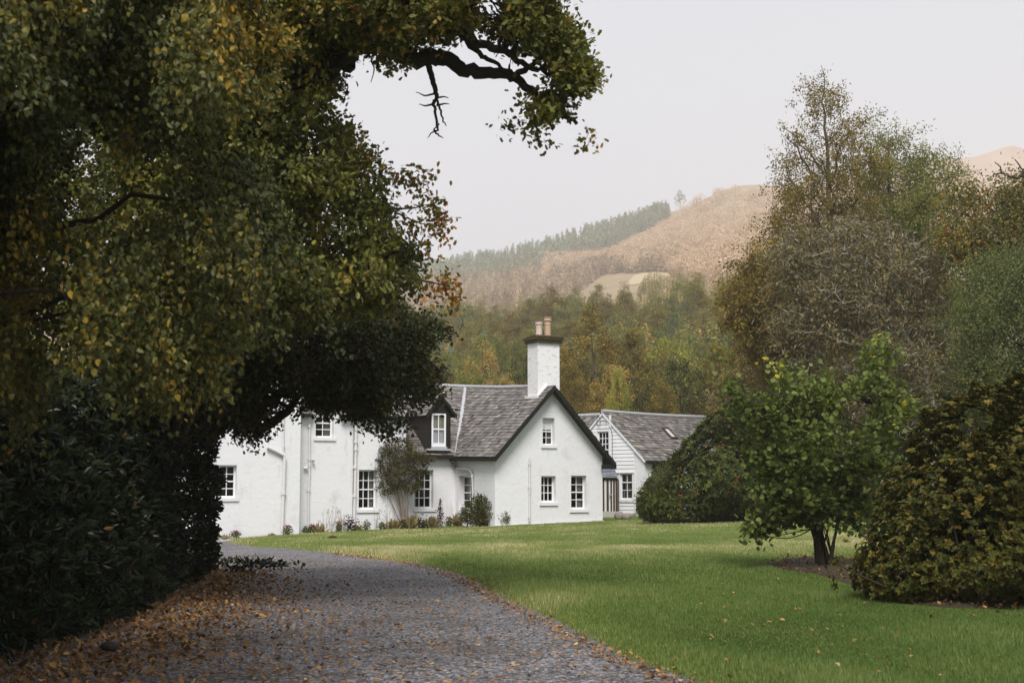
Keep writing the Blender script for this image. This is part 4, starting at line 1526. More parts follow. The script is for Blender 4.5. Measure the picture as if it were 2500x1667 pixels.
# ---- oak behind it, its limb reaching out over the sky
oakA = ov([(640, -500), (1240, -520), (1270, -100), (1297, 0), (1330, 85), (1352, 150), (1374, 190), (1372, 300), (1346, 334), (1325, 300), (1290, 318), (1262, 290), (1215, 300), (1160, 270), (1150, 245), (1205, 235), (1248, 205), (1225, 165), (1180, 128), (1120, 108), (1060, 92), (1010, 100), (985, 118), (930, 130), (905, 190), (870, 165), (850, 130), (800, 110), (740, 140), (640, 100)])
oakB = ov([(-500, -300), (640, -300), (760, -60), (800, 110), (795, 190), (850, 235), (880, 300), (925, 335), (930, 388), (885, 395), (965, 425), (945, 462), (905, 470), (955, 540), (990, 590), (985, 640), (955, 690), (905, 720), (760, 740), (600, 760), (480, 880), (400, 940), (-500, 1020)])
ot = thing('oak_tree', at(330, 1420, 24.5) * np.array([1, 1, 0]) + np.array([0, 0, -0.2]), 'large oak with a gnarled limb reaching across the pale sky', 'tree')
hn3 = nzf(24, 0.016)


def oak_holeA(x, y):
    low = (y > 60 * K_) & (x < 1240 * K_)
    return (hn3(x, y) < 0.3) & ~(low & (np.random.default_rng(1).random(len(x)) < 0.62))


CA = crown_points(oakA, 2200, 19.0, 1.5, 5, 90, oak_holeA, inset=24)
CA = np.concatenate([CA, crown_points(ov([(1180, 120), (1240, 60), (1300, 40), (1335, 100), (1362, 185), (1362, 295), (1340, 320), (1300, 300), (1260, 270), (1225, 285), (1185, 268), (1230, 225), (1262, 200), (1240, 160)]), 170, 19.0, 1.2, 13, 60, lambda x, y: nzf(66, .03)(x, y) < .15, inset=30)])
CA = CA[np.random.default_rng(2).permutation(len(CA))]
CB = crown_points(oakB, 2800, 20.5, 2.6, 6, 90, lambda x, y: hn3(x, y) < np.where((x < 250) & (y > 30) & (y < 330), -0.55, np.where(x > 700, 0.75, 1.1)), dens=lambda x, y: np.where(x > 380, 1.0, 0.62), inset=30)
bits = at(*(ov([(985, 470), (1000, 490), (1005, 520), (960, 525), (1015, 515), (930, 415), (945, 420), (955, 405), (1035, 655), (1015, 650), (1000, 670), (1040, 690), (1175, 290), (1240, 320), (1350, 325)]).T), 20.0)
g = G()


def oak_tint(C):
    q = proj(C)
    x, y = q[:, 0] / K_, q[:, 1] / K_
    t = 0.0 * x
    for cx, cy, rr, a in ((940, 415, 40, .38), (1000, 500, 60, .45), (1030, 665, 50, .4), (980, 665, 30, .25), (1365, 280, 30, .4), (1340, 325, 30, .3), (820, 330, 60, .15), (620, 60, 200, .18), (1000, 40, 160, .10)):
        t = t + a * np.exp(-((x - cx) ** 2 + (y - cy) ** 2) / rr ** 2)
    return t


OC = at(700, 300, 20.5)
sprays(g, np.concatenate([CA, bits]), 56, 0.5, 0.085, 0.095, 'oak', 7, droop=0.15, base=OC, tint=(0.40, 0.12, 0.12), tintfn=oak_tint)
sprays(g, CB, 60, 0.55, 0.10, 0.10, 'oak', 8, droop=0.25, base=OC, tint=(0.34, 0.12, 0.12), tintfn=oak_tint)
g.obj('crown', M['oak'], ot)
g = G()
b0 = np.array(ot.location)
tr_ = [b0, at(370, 900, 24), at(450, 600, 23), at(560, 300, 21), at(640, -100, 20.5), at(660, -500, 20.5)]
limbs(g, tr_, 0.42, CB, 46, 9, rise=0.5, twig=0.012, n_twig=800, lr=0.2)


def limb_px(pts, Y, r0, r1, sides=8):
    p = at(*(ov(pts).T), Y)
    n = len(p) * 4
    s = np.linspace(0, len(p) - 1, n)
    q = np.stack([np.interp(s, np.arange(len(p)), p[:, i]) for i in range(3)], -1)
    q[1:-1] += np.random.default_rng(len(p)).normal(size=(n - 2, 3)) * r1 * 0.8
    g.tube(q, np.linspace(r0, r1, n), sides)
    return q


net = []
net.append(limb_px([(560, 330), (660, 210), (740, 175), (790, 125), (860, 78), (950, 40), (1050, 10), (1150, -40)], 19.6, 0.26, 0.05))
net.append(limb_px([(790, 125), (850, 95), (900, 105), (955, 138), (1000, 130), (1035, 140), (1065, 160), (1110, 166), (1160, 168), (1190, 184), (1225, 215), (1255, 245), (1290, 262), (1325, 285)], 19.2, 0.16, 0.025))
net.append(limb_px([(860, 78), (960, 30), (1040, 62), (1090, 98), (1140, 110), (1190, 140), (1240, 165), (1290, 180)], 18.8, 0.10, 0.022))
net.append(limb_px([(1040, 62), (1075, 95), (1110, 130), (1150, 150), (1185, 175)], 19.0, 0.05, 0.02))
net.append(limb_px([(1185, 175), (1220, 150), (1255, 120), (1290, 90)], 19.0, 0.05, 0.015))
net.append(limb_px([(984, 140), (990, 175), (1000, 205), (1002, 225), (995, 240), (1000, 262), (1005, 285), (995, 300)], 19.2, 0.045, 0.008))
net.append(limb_px([(1002, 225), (1010, 250), (1018, 278), (1025, 290)], 19.2, 0.02, 0.006))
for a in ([(995, 240), (975, 243), (962, 240)], [(1003, 243), (1020, 238), (1032, 240)], [(1000, 262), (1006, 300), (990, 305), (982, 318)], [(997, 300), (1008, 312), (1018, 318)], [(1000, 226), (1018, 222), (1030, 226)], [(1008, 285), (1003, 295)], [(1002, 215), (975, 220), (955, 212)],
          [(745, 165), (780, 175), (800, 200), (790, 230)], [(830, 100), (850, 130), (860, 160), (852, 190)], [(880, 470), (930, 500), (965, 512), (990, 520)], [(900, 480), (950, 478), (985, 470)], [(950, 640), (1000, 650), (1035, 660)]):
    limb_px(a, 19.4, 0.018, 0.005, 5)
NP = np.concatenate(net)
rr_ = np.random.default_rng(12)
for c in CA[:700]:
    i = int(np.argmin(np.linalg.norm(NP - c, axis=1)))
    L = np.linalg.norm(NP[i] - c)
    if L < 4:
        p = bez(NP[i], (NP[i] + c) / 2 + rr_.normal(size=3) * L * .15, c, 6)
        p[1:-1] += rr_.normal(size=(4, 3)) * L * 0.03
        g.tube(p, np.linspace(0.014 + 0.006 * L, 0.004, 6), 4)
g.obj('trunk', M['bark'], ot, smooth=True)

# ---- beech with low dark sprays in front of the house
beech_poly = ov([(380, 700), (760, 690), (900, 700), (985, 735), (1032, 755), (985, 785), (955, 815), (1010, 850), (985, 880), (1000, 905), (945, 925), (935, 955), (890, 985), (865, 1000), (850, 960), (800, 945), (770, 930), (738, 940), (700, 925), (690, 960), (672, 935), (640, 930), (655, 975), (615, 965), (575, 1002), (540, 985), (500, 992), (440, 960), (380, 900)])
bt = thing('beech_tree', at(300, 1380, 27.0) * np.array([1, 1, 0]) + np.array([0, 0, -0.3]), 'dark beech whose low leafy sprays hang in front of the white house', 'tree')
C = crown_points(beech_poly, 1700, 26.5, 2.0, 15, 55, lambda x, y: hn3(x * 1.6, y * 1.6) < np.interp(y / K_, [820, 880, 940], [1.0, .35, -.25]), inset=13)
g = G()
sprays(g, C, 46, 0.75, 0.11, 0.085, 'oval', 16, droop=0.1, base=at(450, 780, 28), tint=(0.42, 0.14, 0.15), flat=1.1, outw=0.9)
rbt = np.random.default_rng(44)
hang = []
for pts in ([(700, 890), (650, 930), (610, 965), (575, 1003)], [(690, 900), (670, 935), (640, 950), (630, 975)], [(600, 900), (560, 950), (545, 985), (550, 1005)], [(560, 930), (520, 975), (500, 1000)], [(620, 930), (590, 950), (560, 975), (600, 1000), (607, 1007)],
            [(740, 900), (700, 925), (685, 960)], [(745, 900), (755, 930), (738, 945)], [(760, 910), (800, 945), (815, 960), (850, 985), (878, 1010)], [(840, 930), (880, 960), (895, 985), (885, 1000)], [(870, 900), (920, 930), (935, 960), (920, 975)], [(780, 920), (830, 930), (870, 950)],
            [(900, 880), (960, 890), (990, 905)], [(930, 850), (985, 870), (1005, 885)], [(950, 800), (1000, 840), (1012, 855)], [(960, 740), (1010, 750), (1035, 762)], [(900, 900), (945, 920), (960, 935)], [(480, 940), (440, 985), (470, 1000)]):
    p = at(*(ov(pts).T), 26.0 + rbt.normal() * .6)
    s = np.linspace(0, len(p) - 1, 14)
    q = np.stack([np.interp(s, np.arange(len(p)), p[:, i]) for i in range(3)], -1)
    hang.append(q)
    k = 130
    i = rbt.integers(0, 14, k)
    D = unit(np.gradient(q, axis=0))[i] + rbt.normal(size=(k, 3)) * .6
    leaves(g, q[i] + rbt.normal(size=(k, 3)) * [.09, .09, .075], D, rbt.normal(size=(k, 3)) * .6 + [0, 0, .7], .082 * rbt.uniform(.6, 1.2, k), 'oval', np.clip(rbt.normal(.4, .2, k), 0, 1))
g.obj('crown', M['beech'], bt)
g = G()
b0 = np.array(bt.location)
for q in hang:
    g.tube(q, np.linspace(.014, .004, len(q)), 4)
limbs(g, [b0, at(330, 1000, 27), at(400, 850, 27), at(450, 700, 26.8), at(520, 500, 26.6)], 0.35, C[proj(C)[:, 1] < 925 * K_], 40, 17, rise=0.2, twig=0.012, n_twig=800)
g.obj('trunk', M['bark'], bt, smooth=True)

# ---- evergreen laurel hedge along the drive
hed = np.array([12, 0]) + ov([(-520, 830), (60, 850), (300, 862), (440, 900), (478, 940), (505, 985), (497, 1020), (482, 1060), (505, 1090), (512, 1115), (490, 1140), (505, 1170), (484, 1195), (500, 1215), (488, 1240), (500, 1262), (490, 1300), (500, 1330), (470, 1360), (410, 1400), (330, 1435), (250, 1465), (190, 1485), (90, 1515), (0, 1540), (-300, 1600), (-520, 1640)])


def hedge_Y(x, y):
    return np.interp(x / K_, [-500, 0, 200, 350, 480, 540], [10.5, 13.6, 16.2, 19.5, 26.5, 30.0]) + 1.1 + np.interp(y / K_, [850, 1300], [1.0, 0])


lh = thing('laurel_hedge', (*gp(300, 1540)[:2], -0.15), 'tall dark evergreen laurel hedge with glossy narrow leaves beside the drive', 'hedge')
C = crown_points(hed, 10000, hedge_Y, 1.15, 18, 45, lambda x, y: np.ones(len(x), bool), front=1.3, inset=8, dens=lambda x, y: np.interp(x / K_, [-500, 100, 500], [.25, .55, 1]))
zf_ = gz(C[:, 0], C[:, 1]) + 0.02
C = C[C[:, 2] > zf_]
g = G()
whorls(g, C, 7, 0.145, 'long', 19, np.array([-7, 24, -2.0]), tint=(0.45, 0.16, 0.12), minz=lambda x, y: gz(x, y) - 0.05, updir=0.35)
r = np.random.default_rng(20)
Cc = C[r.choice(len(C), 150)] + r.normal(size=(150, 3)) * .1
leaves(g, Cc, r.normal(size=(150, 3)), r.normal(size=(150, 3)), .13, 'long', 1.0)
g.obj('foliage', M['laurel'], lh)
hx_ = np.random.default_rng(23)
for px_, in [(q,) for q in range(-200, 500, 55)]:
    Y0 = float(hedge_Y(np.array([px_ * K_]), np.array([1300 * K_]))[0]) + 0.5
    p0 = at(px_ * K_, 1400, Y0)
    p0[2] = gz(p0[0], p0[1]) - 0.1
    g = G()
    near = C[np.argsort(np.linalg.norm(C - p0 - np.array([0, 0, 1.5]), axis=1))[:120]]
    for c in near[hx_.choice(120, 9)]:
        g.tube(bez(p0, (p0 + c) / 2 + hx_.normal(size=3) * .15, c, 6), np.linspace(.03, .007, 6), 5)
    g.obj('stem', M['bark'], lh)

# ---- hazel on the right of the lawn
hz_poly = ov([(1632, 790), (1648, 785), (1668, 830), (1690, 880), (1730, 905), (1775, 880), (1765, 845), (1790, 820), (1830, 850), (1870, 872), (1905, 850), (1930, 880), (1975, 850), (1985, 790), (2010, 778), (2050, 790), (2060, 830), (2040, 880), (2080, 905), (2110, 935), (2080, 990), (2060, 1040), (2030, 1090), (2005, 1130), (1975, 1160), (1995, 1190), (1990, 1225), (1950, 1240), (1955, 1205), (1900, 1190), (1865, 1215), (1845, 1195), (1800, 1210), (1760, 1222), (1770, 1250), (1735, 1240), (1690, 1185), (1712, 1168), (1760, 1175), (1745, 1130), (1725, 1080), (1715, 1030), (1695, 985), (1690, 940), (1660, 900), (1655, 860)])
HB = np.array(gp(*(ov([(1886, 1306)])[0])))
hzt = thing('hazel_tree', HB, 'small multi-stemmed hazel with round green and yellow leaves on the lawn', 'tree')
C = crown_points(hz_poly, 700, lambda x, y: HB[1] + .5 * nzf(61, .012)(x, y), 1.35, 25, 110, lambda x, y: nzf(62, .022)(x, y) < .8, inset=6)
g = G()


def hz_tint(C):
    q = proj(C) / K_
    t = 0
    for cx, cy, rr, a in ((1790, 855, 18, .18), (1910, 880, 22, .2), (2040, 850, 24, .04), (1920, 970, 14, .3), (1845, 1150, 26, .3), (2060, 940, 20, .3), (1760, 1160, 50, .12)):
        t = t + a * np.exp(-((q[:, 0] - cx) ** 2 + (q[:, 1] - cy) ** 2) / rr ** 2)
    return t + 0.12 * np.clip((C[:, 2] - HB[2] - 2.4) / 1.6, -.6, 1)


sprays(g, C, 14, 0.5, 0.085, 0.100, 'round', 26, droop=0.1, base=HB + [0, 0, 1.2], tint=(0.44, 0.10, 0.12), tintfn=hz_tint, outw=1.0, minz=lambda x, y: gz(x, y) + 0.1)
g.obj('crown', M['hazel'], hzt)
g = G()
r = np.random.default_rng(27)
tips = C[r.permutation(len(C))]
g.tube([HB - [0, 0, .2], HB + [-.02, 0, .12], HB + [-.05, 0, .55], HB + [-.10, .05, 1.1], HB + [-.3, .1, 2.0]], [.15, .105, .09, .075, .05], 10)
net = [bez(HB + [-.05, 0, .3], HB + [-.1, 0, 1], HB + [-.3, .1, 2.0], 8)]
for k in range(15):
    c = tips[k]
    if c[2] < HB[2] + 1.3:
        a = HB + [-.08, .02, .95]
        p = bez(a, (a + c) / 2 + [0, 0, .12], c, 9)
        rr = np.linspace(.03, .007, 9)
    else:
        a = HB + np.array([r.uniform(-.03, .32), r.uniform(-.1, .1), 0.0])
        mid = np.array([a[0] * .65 + c[0] * .35, a[1] * .7 + c[1] * .3, a[2] + (c[2] - a[2]) * .55])
        p = bez(a, mid, c, 10)
        rr = np.linspace(r.uniform(.014, .03), .006, 10)
    p[1:-1] += r.normal(size=(len(p) - 2, 3)) * .02
    g.tube(p, rr, 6)
    net.append(p)
NP = np.concatenate(net)
for c in tips[15:420]:
    i = int(np.argmin(np.linalg.norm(NP - c, axis=1) + .5 * np.maximum(0, NP[:, 2] - c[2])))
    L = np.linalg.norm(NP[i] - c)
    g.tube(bez(NP[i], (NP[i] + c) / 2 + r.normal(size=3) * L * .1, c, 5), np.linspace(.012, .004, 5), 4)
g.obj('trunk', M['bark'], hzt, smooth=True)

# ---- bronze shrub filling the right edge
az_poly = ov([(1945, 1300), (1985, 1240), (2000, 1190), (2015, 1130), (2040, 1085), (2085, 1050), (2075, 1005), (2110, 975), (2120, 930), (2165, 940), (2175, 915), (2220, 905), (2232, 865), (2260, 885), (2300, 885), (2330, 850), (2400, 862), (2500, 850), (2600, 880), (2700, 1000), (2740, 1420), (2550, 1418), (2352, 1408), (2200, 1400), (2100, 1395), (2020, 1382), (1960, 1350)])
AB = np.array(gp(*(ov([(2330, 1405)])[0])))
azt = thing('azalea_shrub', AB + np.array([0, 1.2, 0]), 'huge rounded shrub with bronze and green leaf whorls filling the right edge', 'shrub')
C = crown_points(az_poly, 11000, lambda x, y: AB[1] + 2.0 + 0.0006 * (2500 - x) + .55 * nzf(63, .011)(x, y), 1.4, 28, 120, lambda x, y: nzf(64, .02)(x, y) < 1.5, front=1.4, inset=4)
sh = crown_points(az_poly, 700, AB[1] + 1.6, 1.6, 58, 200, inset=2)
C = np.concatenate([C, sh + unit(sh - (AB + [0, 2, .5])) * np.random.default_rng(3).uniform(.05, .42, (len(sh), 1))])
g = G()
whorls(g, C, 9, 0.066, 'oval', 29, AB + [0, 1.8, 0.6], tint=(0.34, 0.2, 0.1), minz=lambda x, y: gz(x, y) + 0.02, updir=.5)
g.obj('foliage', M['azalea'], azt)
g = G()
for c in C[r.choice(len(C), 160)]:
    a = AB + np.array([r.normal() * .25, 1.5 + r.normal() * .2, -.1])
    g.tube(bez(a, (a + c) / 2 + [0, 0, -.15], c, 7), np.linspace(.035, .006, 7), 5)
g.obj('stem', M['bark'], azt)

# ---- rhododendron mound in front of the outbuilding
rh_poly = ov([(1462, 1165), (1470, 1130), (1492, 1102), (1510, 1075), (1545, 1050), (1570, 1015), (1600, 990), (1618, 960), (1650, 940), (1690, 915), (1740, 905), (1800, 905), (1880, 920), (1940, 960), (1985, 1020), (2010, 1100), (2020, 1205), (1900, 1204), (1760, 1203), (1600, 1200), (1520, 1197), (1478, 1190)])
RB = np.array(gp(1830, 1277))
rht = thing('rhododendron', RB + np.array([0, 3, 0]), 'broad dark rhododendron mound with reddish tips hiding the outbuilding side', 'shrub')
C = crown_points(rh_poly, 8500, lambda x, y: RB[1] + 3.0 + .9 * nzf(65, .016)(x, y), 2.6, 34, 130, front=1.5)
g = G()
whorls(g, C, 8, 0.17, 'long', 36, RB + [0, 3, 1.0], tint=(0.45, 0.2, 0.12), minz=lambda x, y: gz(x, y) + 0.02, updir=.45)
Cc = C[r.choice(len(C), 260)] + r.normal(size=(260, 3)) * .1
whorls(g, Cc, 4, 0.09, 'long', 37, RB + [0, 3, 1.0], tint=(0.98, 0.05, 0.05))
g.obj('foliage', M['rhodo'], rht)
g = G()
for c in C[r.choice(len(C), 90)]:
    a = RB + np.array([r.normal() * .5, 3 + r.normal() * .5, -.1])
    g.tube(bez(a, (a + c) / 2 + [0, 0, -.2], c, 7), np.linspace(.06, .012, 7), 5)
g.obj('stem', M['bark'], rht)
# paler feathery shrub at its left foot
fe_poly = ov([(1466, 1180), (1470, 1140), (1490, 1105), (1515, 1085), (1540, 1062), (1560, 1080), (1555, 1130), (1540, 1195), (1480, 1192)])
fb = np.array(gp(1605, 1278))
fet = thing('feathery_shrub', fb, 'light green feathery shrub at the left foot of the rhododendron mound', 'shrub')
C = crown_points(fe_poly, 1000, fb[1] + .2, .9, 38, 50)
g = G()
sprays(g, C, 16, .45, .05, .10, 'thin', 39, droop=-.3, base=fb + [0, .3, 0], tint=(.55, .2, .15), minz=lambda x, y: gz(x, y) + .02)
g.obj('foliage', M['green_bed'], fet)
g = G()
for c in C[r.choice(len(C), 40)]:
    g.tube(bez(fb + [0, .2, -.1], (fb + c) / 2, c, 5), np.linspace(.02, .005, 5), 4)
g.obj('stem', M['bark_brown'], fet)

# ---- shrub trained against the house wall
ws_poly = ov([(840, 1055), (865, 1040), (880, 1020), (900, 1008), (925, 1005), (945, 1020), (965, 1035), (1000, 1052), (985, 1062), (970, 1072), (985, 1080), (965, 1095), (970, 1120), (945, 1130), (925, 1120), (900, 1130), (870, 1135), (862, 1110), (872, 1085), (855, 1068)])
sW = s_at(OM, e, 982, .2)
wbp = OM + e * sW - nb * .35
WB = v3(wbp, float(gz(*wbp)) - .02)
wst = thing('wall_shrub', WB, 'vase-shaped multi-stemmed shrub growing against the white wall between two windows', 'shrub')
C = crown_points(ws_poly, 620, WB[1] - .2, .55, 41, 60)
g = G()
sprays(g, C, 13, .32, .06, .075, 'oval', 42, droop=.2, base=WB + [0, 0, 2], tint=(.4, .18, .2))
g.obj('crown', m_tint('wall_shrub_leaf', [(.022, .02, .006), (.055, .05, .014), (.11, .095, .026), (.18, .14, .04)], None, .6, .15, .15), wst)
g = G()
tips = C[r.permutation(len(C))]
net = []
for k in range(15):
    c = tips[k]
    a = WB + np.array([r.normal() * .07, r.normal() * .05, -.05])
    p = bez(a, np.array([a[0] * .6 + c[0] * .4, a[1], (a[2] + c[2]) / 2]), c, 9)
    g.tube(p, np.linspace(r.uniform(.022, .04), .008, 9), 6)
    net.append(p)
NP = np.concatenate(net)
for c in tips[15:260]:
    i = int(np.argmin(np.linalg.norm(NP - c, axis=1)))
    g.tube(bez(NP[i], (NP[i] + c) / 2 + r.normal(size=3) * .05, c, 4), np.linspace(.01, .004, 4), 4)
g.obj('trunk', m_plain("grey_stem", [(.14, .11, .085), (.24, .2, .16)], 12, .9, .2, .01), wst, smooth=True)


def bush(name, polyov, Y, n, m, leafsize, shape, mat, lab, seed, thick=.5, cat='shrub', tint=(.45, .18, .15), stem='bark_brown'):
    pl = ov(polyov)
    C = crown_points(pl, n, Y, thick, seed, 30)
    cx = (pl[:, 0].min() + pl[:, 0].max()) / 2
    b = at(cx, pl[:, 1].max(), Y)
    b[2] = gz(b[0], b[1])
    t = thing(name, b, lab, cat)
    g = G()
    sprays(g, C, m, leafsize * 4, leafsize * .8, leafsize, shape, seed, droop=0, base=b + [0, 0, .2], tint=tint, minz=lambda x, y: gz(x, y) + .01)
    g.obj('foliage', M[mat], t)
    g = G()
    for c in C[np.random.default_rng(seed).choice(len(C), min(len(C), 40))]:
        g.tube(bez(b - [0, 0, .1], (b + c) / 2 + [0, 0, .05], c, 5), np.linspace(.018, .004, 5), 4)
    g.obj('stem', M[stem], t)
    return t


yB = (Kp - nb * Ls * .5)[1]
bush('round_bush', [(1064, 1168), (1082, 1147), (1100, 1135), (1125, 1146), (1152, 1165), (1172, 1182), (1168, 1200), (1120, 1204), (1076, 1203), (1060, 1190)], yB - .9, 420, 14, .07, 'oval', 'dark_leaf', 'dense round green bush in front of the narrow wall window', 51, .6, tint=(.5, .25, .15))
bush('variegated_bush', [(1140, 1198), (1148, 1178), (1158, 1172), (1168, 1185), (1170, 1200), (1150, 1204)], yB - 1.2, 90, 12, .06, 'oval', 'green_bed', 'small cream and green bush beside the round bush', 52, .3, tint=(.65, .25, .2))

# ---- flower bed at the foot of the main range
beds = [  # overview x, base y, height px, kind, label
    (655, 1224, 22, 'sedum', 'pale pink flower clump by the corner of the taller left wing'),
    (512, 1228, 12, 'tuft', 'low yellowing weed tuft beside the hedge at the house foot'),
    (535, 1227, 16, 'sedum', 'small pink flower head against the left wing wall'),
    (620, 1225, 10, 'tuft', 'low dry weed tuft under the angled white pipe'),
    (694, 1221, 20, 'leafy', 'dark green leafy clump at the foot of the thin rusty downpipe'),
    (708, 1220, 20, 'sedum', 'pink sedum just right of the thin rusty downpipe'),
    (722, 1218, 26, 'tuft', 'ochre grass tuft left of the tall dry stalks'),
    (738, 1219, 45, 'stalks', 'tall sparse dry stalks with brown seed heads on the left of the bed'),
    (753, 1217, 58, 'stalks', 'tallest thin dry flower stalk with a dark umbel head'),
    (768, 1216, 24, 'sedum', 'deep pink sedum right of the tall dry stalks'),
    (776, 1215, 44, 'stalks', 'reddish dry stalks just left of the dark feathery plant'),
    (795, 1214, 34, 'dark', 'dark purple feathery plant left of the double downpipe'),
    (815, 1213, 18, 'tuft', 'dry grass tuft at the foot of the double downpipe'),
    (832, 1212, 26, 'leafy', 'bright yellow-green leafy mound below the three-pane window'),
    (852, 1211, 50, 'stalks', 'straggly pale stalks right of the yellow-green mound'),
    (868, 1210, 20, 'leafy', 'small green leafy clump left of the wall shrub stems'),
    (880, 1210, 40, 'stalks', 'thin straw stalks close to the left of the wall shrub'),
    (893, 1209, 26, 'tuft', 'straw grass tuft left against the wall shrub stems'),
    (915, 1208, 24, 'sedum', 'pink flowering clump in front of the wall shrub stems'),
    (932, 1207, 34, 'tuft', 'tall ochre grass around the base of the wall shrub'),
    (950, 1206, 26, 'dark', 'dark broad-leaved plant just right of the wall shrub stems'),
    (962, 1206, 20, 'leafy', 'green clump under the second three-pane window'),
    (980, 1205, 30, 'tuft', 'big tan grass tuft under the right of the second three-pane window'),
    (1000, 1204, 62, 'spire', 'slim dark spire-shaped plant between window and corner pipe'),
    (1020, 1203, 22, 'sedum', 'faded cream flower clump right of the dark spire'),
    (1042, 1203, 30, 'tuft', 'rusty grass tuft below the bent grey pipe'),
    (1056, 1202, 28, 'leafy', 'leafy green clump at the left foot of the round bush'),
]
rb = np.random.default_rng(60)
for k, (px, py, hp, kind, lab) in enumerate(beds):
    x, y, z = gp(px * K_, py * K_ - 2)
    s = s_at(OM, e, px * K_, .1)
    wl_ = (OM + e * s - nb * .45) if px > 668 else (OLs + e * s_at(OLs, e, px * K_, .1) - nb * .3)
    x, y = wl_
    z = float(gz(x, y)) - 0.04
    h = hp * K_ / F * y * 1.05
    b = np.array([x, y, z])
    t = thing({'sedum': 'sedum_plant', 'tuft': 'grass_tuft', 'leafy': 'border_plant', 'stalks': 'dry_stalk_plant', 'dark': 'purple_plant', 'spire': 'spire_plant'}[kind], b, lab, 'plant', 'plants in the bed along the house')
    g = G()
    if kind == 'tuft':
        n = 70
        a = rb.normal(size=(n, 3)) * [.07, .07, 0]
        D = rb.normal(size=(n, 3)) * .45 + [0, 0, 1]
        leaves(g, b + a, D, rb.normal(size=(n, 3)), h * rb.uniform(.5, 1.1, n), 'thin', rb.random(n))
        g.obj('blades', M['straw'], t)
    elif kind in ('sedum', 'leafy'):
        n = 170
        q = unit(rb.normal(size=(n, 3))) * rb.random((n, 1)) ** .5 * [rb.uniform(.13, .26), .18, h * .5] + [0, 0, h * .5]
        leaves(g, b + q, rb.normal(size=(n, 3)) + [0, 0, .5], rb.normal(size=(n, 3)) + [0, 0, 1], .075, 'oval', np.clip(rb.normal(.5, .3, n), 0, 1))
        g.obj('foliage', M['green_bed'], t)
        if kind == 'sedum':
            g = G()
            n = 70
            q = rb.normal(size=(n, 3)) * [.055, .05, .02] + [0, 0, h * .98]
            leaves(g, b + q, rb.normal(size=(n, 3)), rb.normal(size=(n, 3)) + [0, 0, 1], .05, 'round', rb.random(n))
            g.obj('flower_head', M['pink'], t)
    elif kind == 'stalks':
        for _ in range(9 if h < .85 else 4):
            c = b + np.array([rb.normal() * .16, rb.normal() * .1, h * rb.uniform(.6, 1.15)])
            p = bez(b + rb.normal(size=3) * [.06, .05, 0], (b + c) / 2 + rb.normal(size=3) * .05, c, 6)
            g.tube(p, np.linspace(.009, .005, 6), 4)
            leaves(g, c + rb.normal(size=(12, 3)) * .035, rb.normal(size=(12, 3)), rb.normal(size=(12, 3)), .035, 'dia', .3)
            leaves(g, p[2] + rb.normal(size=(8, 3)) * .08, rb.normal(size=(8, 3)), rb.normal(size=(8, 3)), .06, 'thin', .6)
        g.obj('stalks', M['straw'], t)
    elif kind == 'dark':
        n = 220
        q = rb.normal(size=(n, 3)) * [.16, .13, h * .28] + [0, 0, h * .5]
        leaves(g, b + q, rb.normal(size=(n, 3)) + [0, 0, .4], rb.normal(size=(n, 3)), .09, 'oval', rb.random(n))
        g.obj('foliage', M['dark_bed'], t)
    else:
        n = 240
        zz_ = rb.random(n) ** 1.5
        q = rb.normal(size=(n, 3)) * [.12, .1, 0] * (1.15 - zz_)[:, None] + np.stack([0 * zz_, 0 * zz_, zz_ * h], -1)
        leaves(g, b + q, rb.normal(size=(n, 3)) + [0, 0, .3], rb.normal(size=(n, 3)), .08, 'oval', rb.random(n))
        g.tube([b, b + [.02, 0, h * 1.05]], .012, 5)
        g.obj('foliage', M['dark_bed'], t)


# ---- stones
def rock(name, px, py, w_, d_, h_, lab, mt, seed, sink=.3, Y=None):
    x, y, z = gp(px, py)
    if Y:
        p = at(px, py, Y)
        x, y, z = p[0], p[1], p[2]
    rr = np.random.default_rng(seed)
    nq = _Noise(seed)
    th, ph = np.meshgrid(np.linspace(0, 2 * math.pi, 19)[:-1], np.linspace(0, math.pi, 10))
    U = np.stack([np.sin(ph) * np.cos(th), np.sin(ph) * np.sin(th), np.cos(ph)], -1)
    rr_ = 1 + .13 * nq(U.reshape(-1, 3), 1.6).reshape(ph.shape)
    P = U * rr_[..., None] * [w_ / 2, d_ / 2, h_ / 2]
    P[..., 2] = np.maximum(P[..., 2], -h_ * .35) + h_ * (.5 - sink)
    g = G()
    a, b = ph.shape
    i = np.arange(a - 1)[:, None] * b
    k = np.arange(b)[None]
    f = np.stack([i + k, i + (k + 1) % b, i + b + (k + 1) % b, i + b + k], -1).reshape(-1, 4)
    g.add(P.reshape(-1, 3), f)
    o = g.obj(name, M[mt], smooth=True)
    o.location = (x, y, z)
    return tag(o, lab, 'stone')


rock('boulder', 1250, 1275, .42, .4, .36, 'flat brown boulder at the foot of the gable beside the bushes', 'stone', 1, .2)
rock('boulder', 1512, 1268, .5, .45, .42, 'rounded dark boulder below the striped porch', 'stone', 2, .2)
rock('boulder', 1529, 1268, .46, .4, .4, 'mossy boulder right of the one below the porch', 'stone', 3, .2)
rock('boulder', 1541, 1262, .4, .4, .25, 'low flat stone at the foot of the boarded wall', 'stone', 4, .2)
rock('white_stone', 1376, 1274, .34, .3, .26, 'small whitish stone on the grass at the gable foot', 'pale_stone', 5, .2)
rock('verge_stone', 268, 1584, .17, .14, .11, 'dark grey stone among fallen leaves at the foot of the hedge', 'bark', 6, .3)
rock('molehill', 812, 1313, .32, .3, .12, 'tiny dark molehill on the lawn near the drive tip', 'soil', 7, .3)

# ---- grass blades
rg = np.random.default_rng(70)
g = G()


